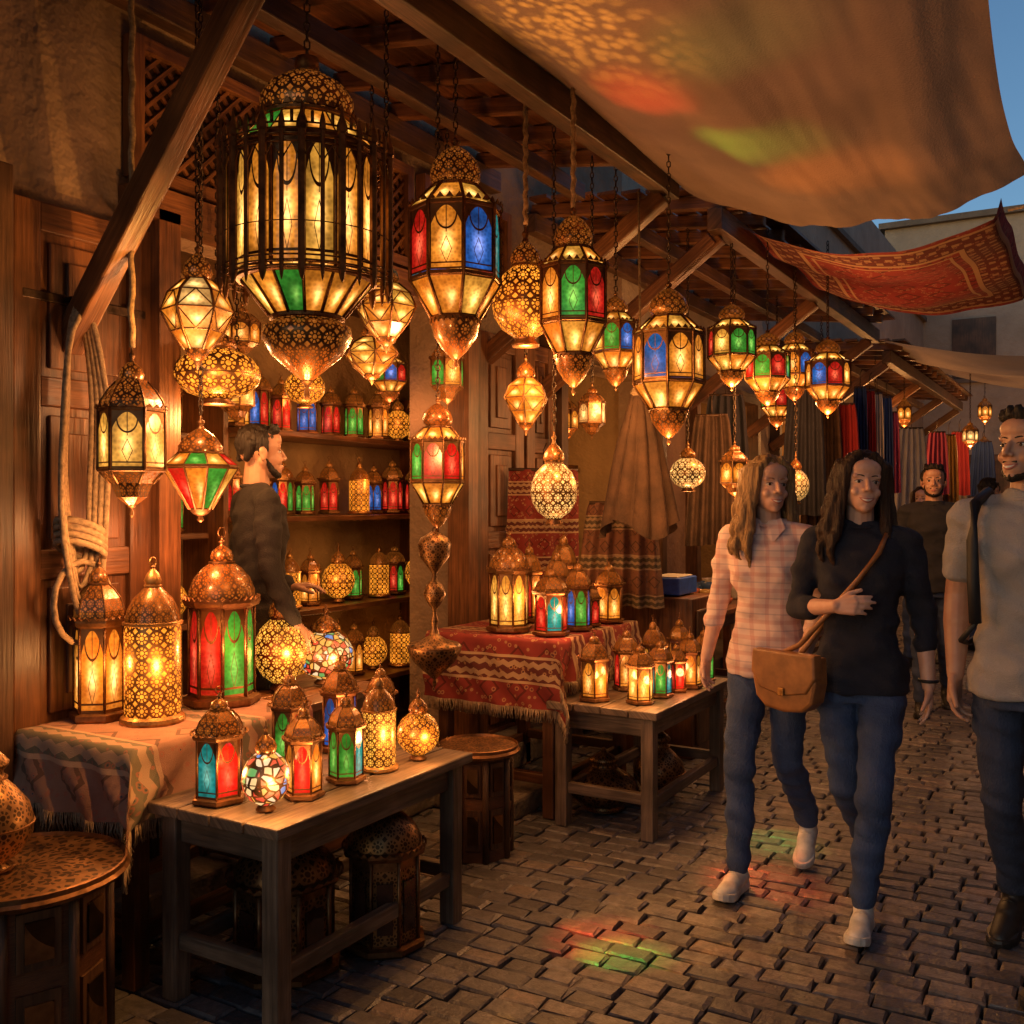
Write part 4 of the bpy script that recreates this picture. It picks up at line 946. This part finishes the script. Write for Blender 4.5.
# ---------------------------------------------------------------- added spots standing in for light through the panes, plus amber fill
def beamlight(loc,target,col,power,size,gobo=False):
    l=bpy.data.lights.new('stained_glass_glow','SPOT'); l.energy=power; l.color=col; l.spot_size=math.radians(size); l.spot_blend=1.0; l.shadow_soft_size=.004
    if gobo:
        l.use_nodes=True; t=l.node_tree; e=t.nodes['Emission']; c=t.nodes.new('ShaderNodeTexCoord')
        v=t.nodes.new('ShaderNodeTexVoronoi'); v.inputs['Scale'].default_value=gobo; t.links.new(c.outputs['Normal'],v.inputs['Vector'])
        m=t.nodes.new('ShaderNodeMapRange'); m.inputs[1].default_value=.62; m.inputs[2].default_value=.28; m.inputs[3].default_value=.15; m.inputs[4].default_value=1.6; t.links.new(v.outputs[0],m.inputs[0]); t.links.new(m.outputs[0],e.inputs['Strength'])
    o=bpy.data.objects.new('stained_glass_glow',l); scene.collection.objects.link(o); o.location=loc; d=Vector(target)-Vector(loc); o.rotation_euler=d.to_track_quat('-Z','Y').to_euler()
beamlight((-1.74,3.75,2.40),(-1.50,3.55,3.1),(1,.07,.02),30,40); beamlight((-1.72,3.85,2.45),(-1.25,4.05,3.0),(.25,1,.08),18,40)
beamlight((-1.76,2.5,2.30),(-1.55,3.05,3.1),(1,.50,.08),55,50,22.0); beamlight((-1.55,4.42,2.2),(-1.0,4.5,3.0),(1,.3,.03),24,46); beamlight((-1.6,3.3,2.3),(-1.1,3.2,3.0),(.1,.8,.2),8,40)
beamlight((-1.93,2.45,.85),(-1.50,3.12,0),(1,.06,.02),110,18); beamlight((-1.93,2.75,.85),(-1.38,3.05,0),(.08,1,.10),65,17); beamlight((-1.93,2.3,.88),(-1.25,3.3,0),(1,.35,.05),60,34,18.0); beamlight((-1.6,4.2,.8),(-1.15,3.9,0),(1,.10,.03),60,34); beamlight((-1.6,4.5,.8),(-1.25,4.4,0),(.1,.7,.15),28,30); beamlight((-1.9,2.6,.9),(-1.0,2.2,0),(1,.4,.06),30,60,14.0)
beamlight((-2.5,2.3,1.9),(-3.1,2.0,2.9),(1,.42,.08),22,80); beamlight((-2.0,2.0,1.75),(-2.4,1.9,0),(1,.42,.10),45,80); beamlight((-2.3,2.5,2.3),(-3.13,2.8,3.0),(1,.42,.10),20,60)  # added amber fill brightening the wall, floor and transom lattice
# ---------------------------------------------------------------- world, sun, camera
w=bpy.data.worlds.new('World'); scene.world=w; w.use_nodes=True; t=w.node_tree; bg=t.nodes['Background']
sky=t.nodes.new('ShaderNodeTexSky'); sky.sky_type='NISHITA'; sky.sun_disc=False; sky.sun_elevation=math.radians(7.0); sky.sun_rotation=math.radians(200); sky.ozone_density=3.0
t.links.new(sky.outputs[0],bg.inputs[0]); bg.inputs[1].default_value=.15
l=bpy.data.lights.new('sun','SUN'); l.energy=.06; l.angle=math.radians(8); l.color=(1,.8,.6); o=bpy.data.objects.new('sun',l); scene.collection.objects.link(o); o.rotation_euler=(math.radians(70),0,math.radians(-20))
cam=bpy.data.cameras.new('camera'); co=bpy.data.objects.new('camera',cam); scene.collection.objects.link(co)
co.location=(0,0,1.5); co.rotation_euler=(math.radians(90),0,math.radians(30.5)); cam.sensor_width=36; cam.lens=35.16; cam.shift_y=-.009; cam.clip_end=300; cam.clip_start=.05
scene.camera=co
print('lights',NL,'people',TP,'total',time.time()-T0)
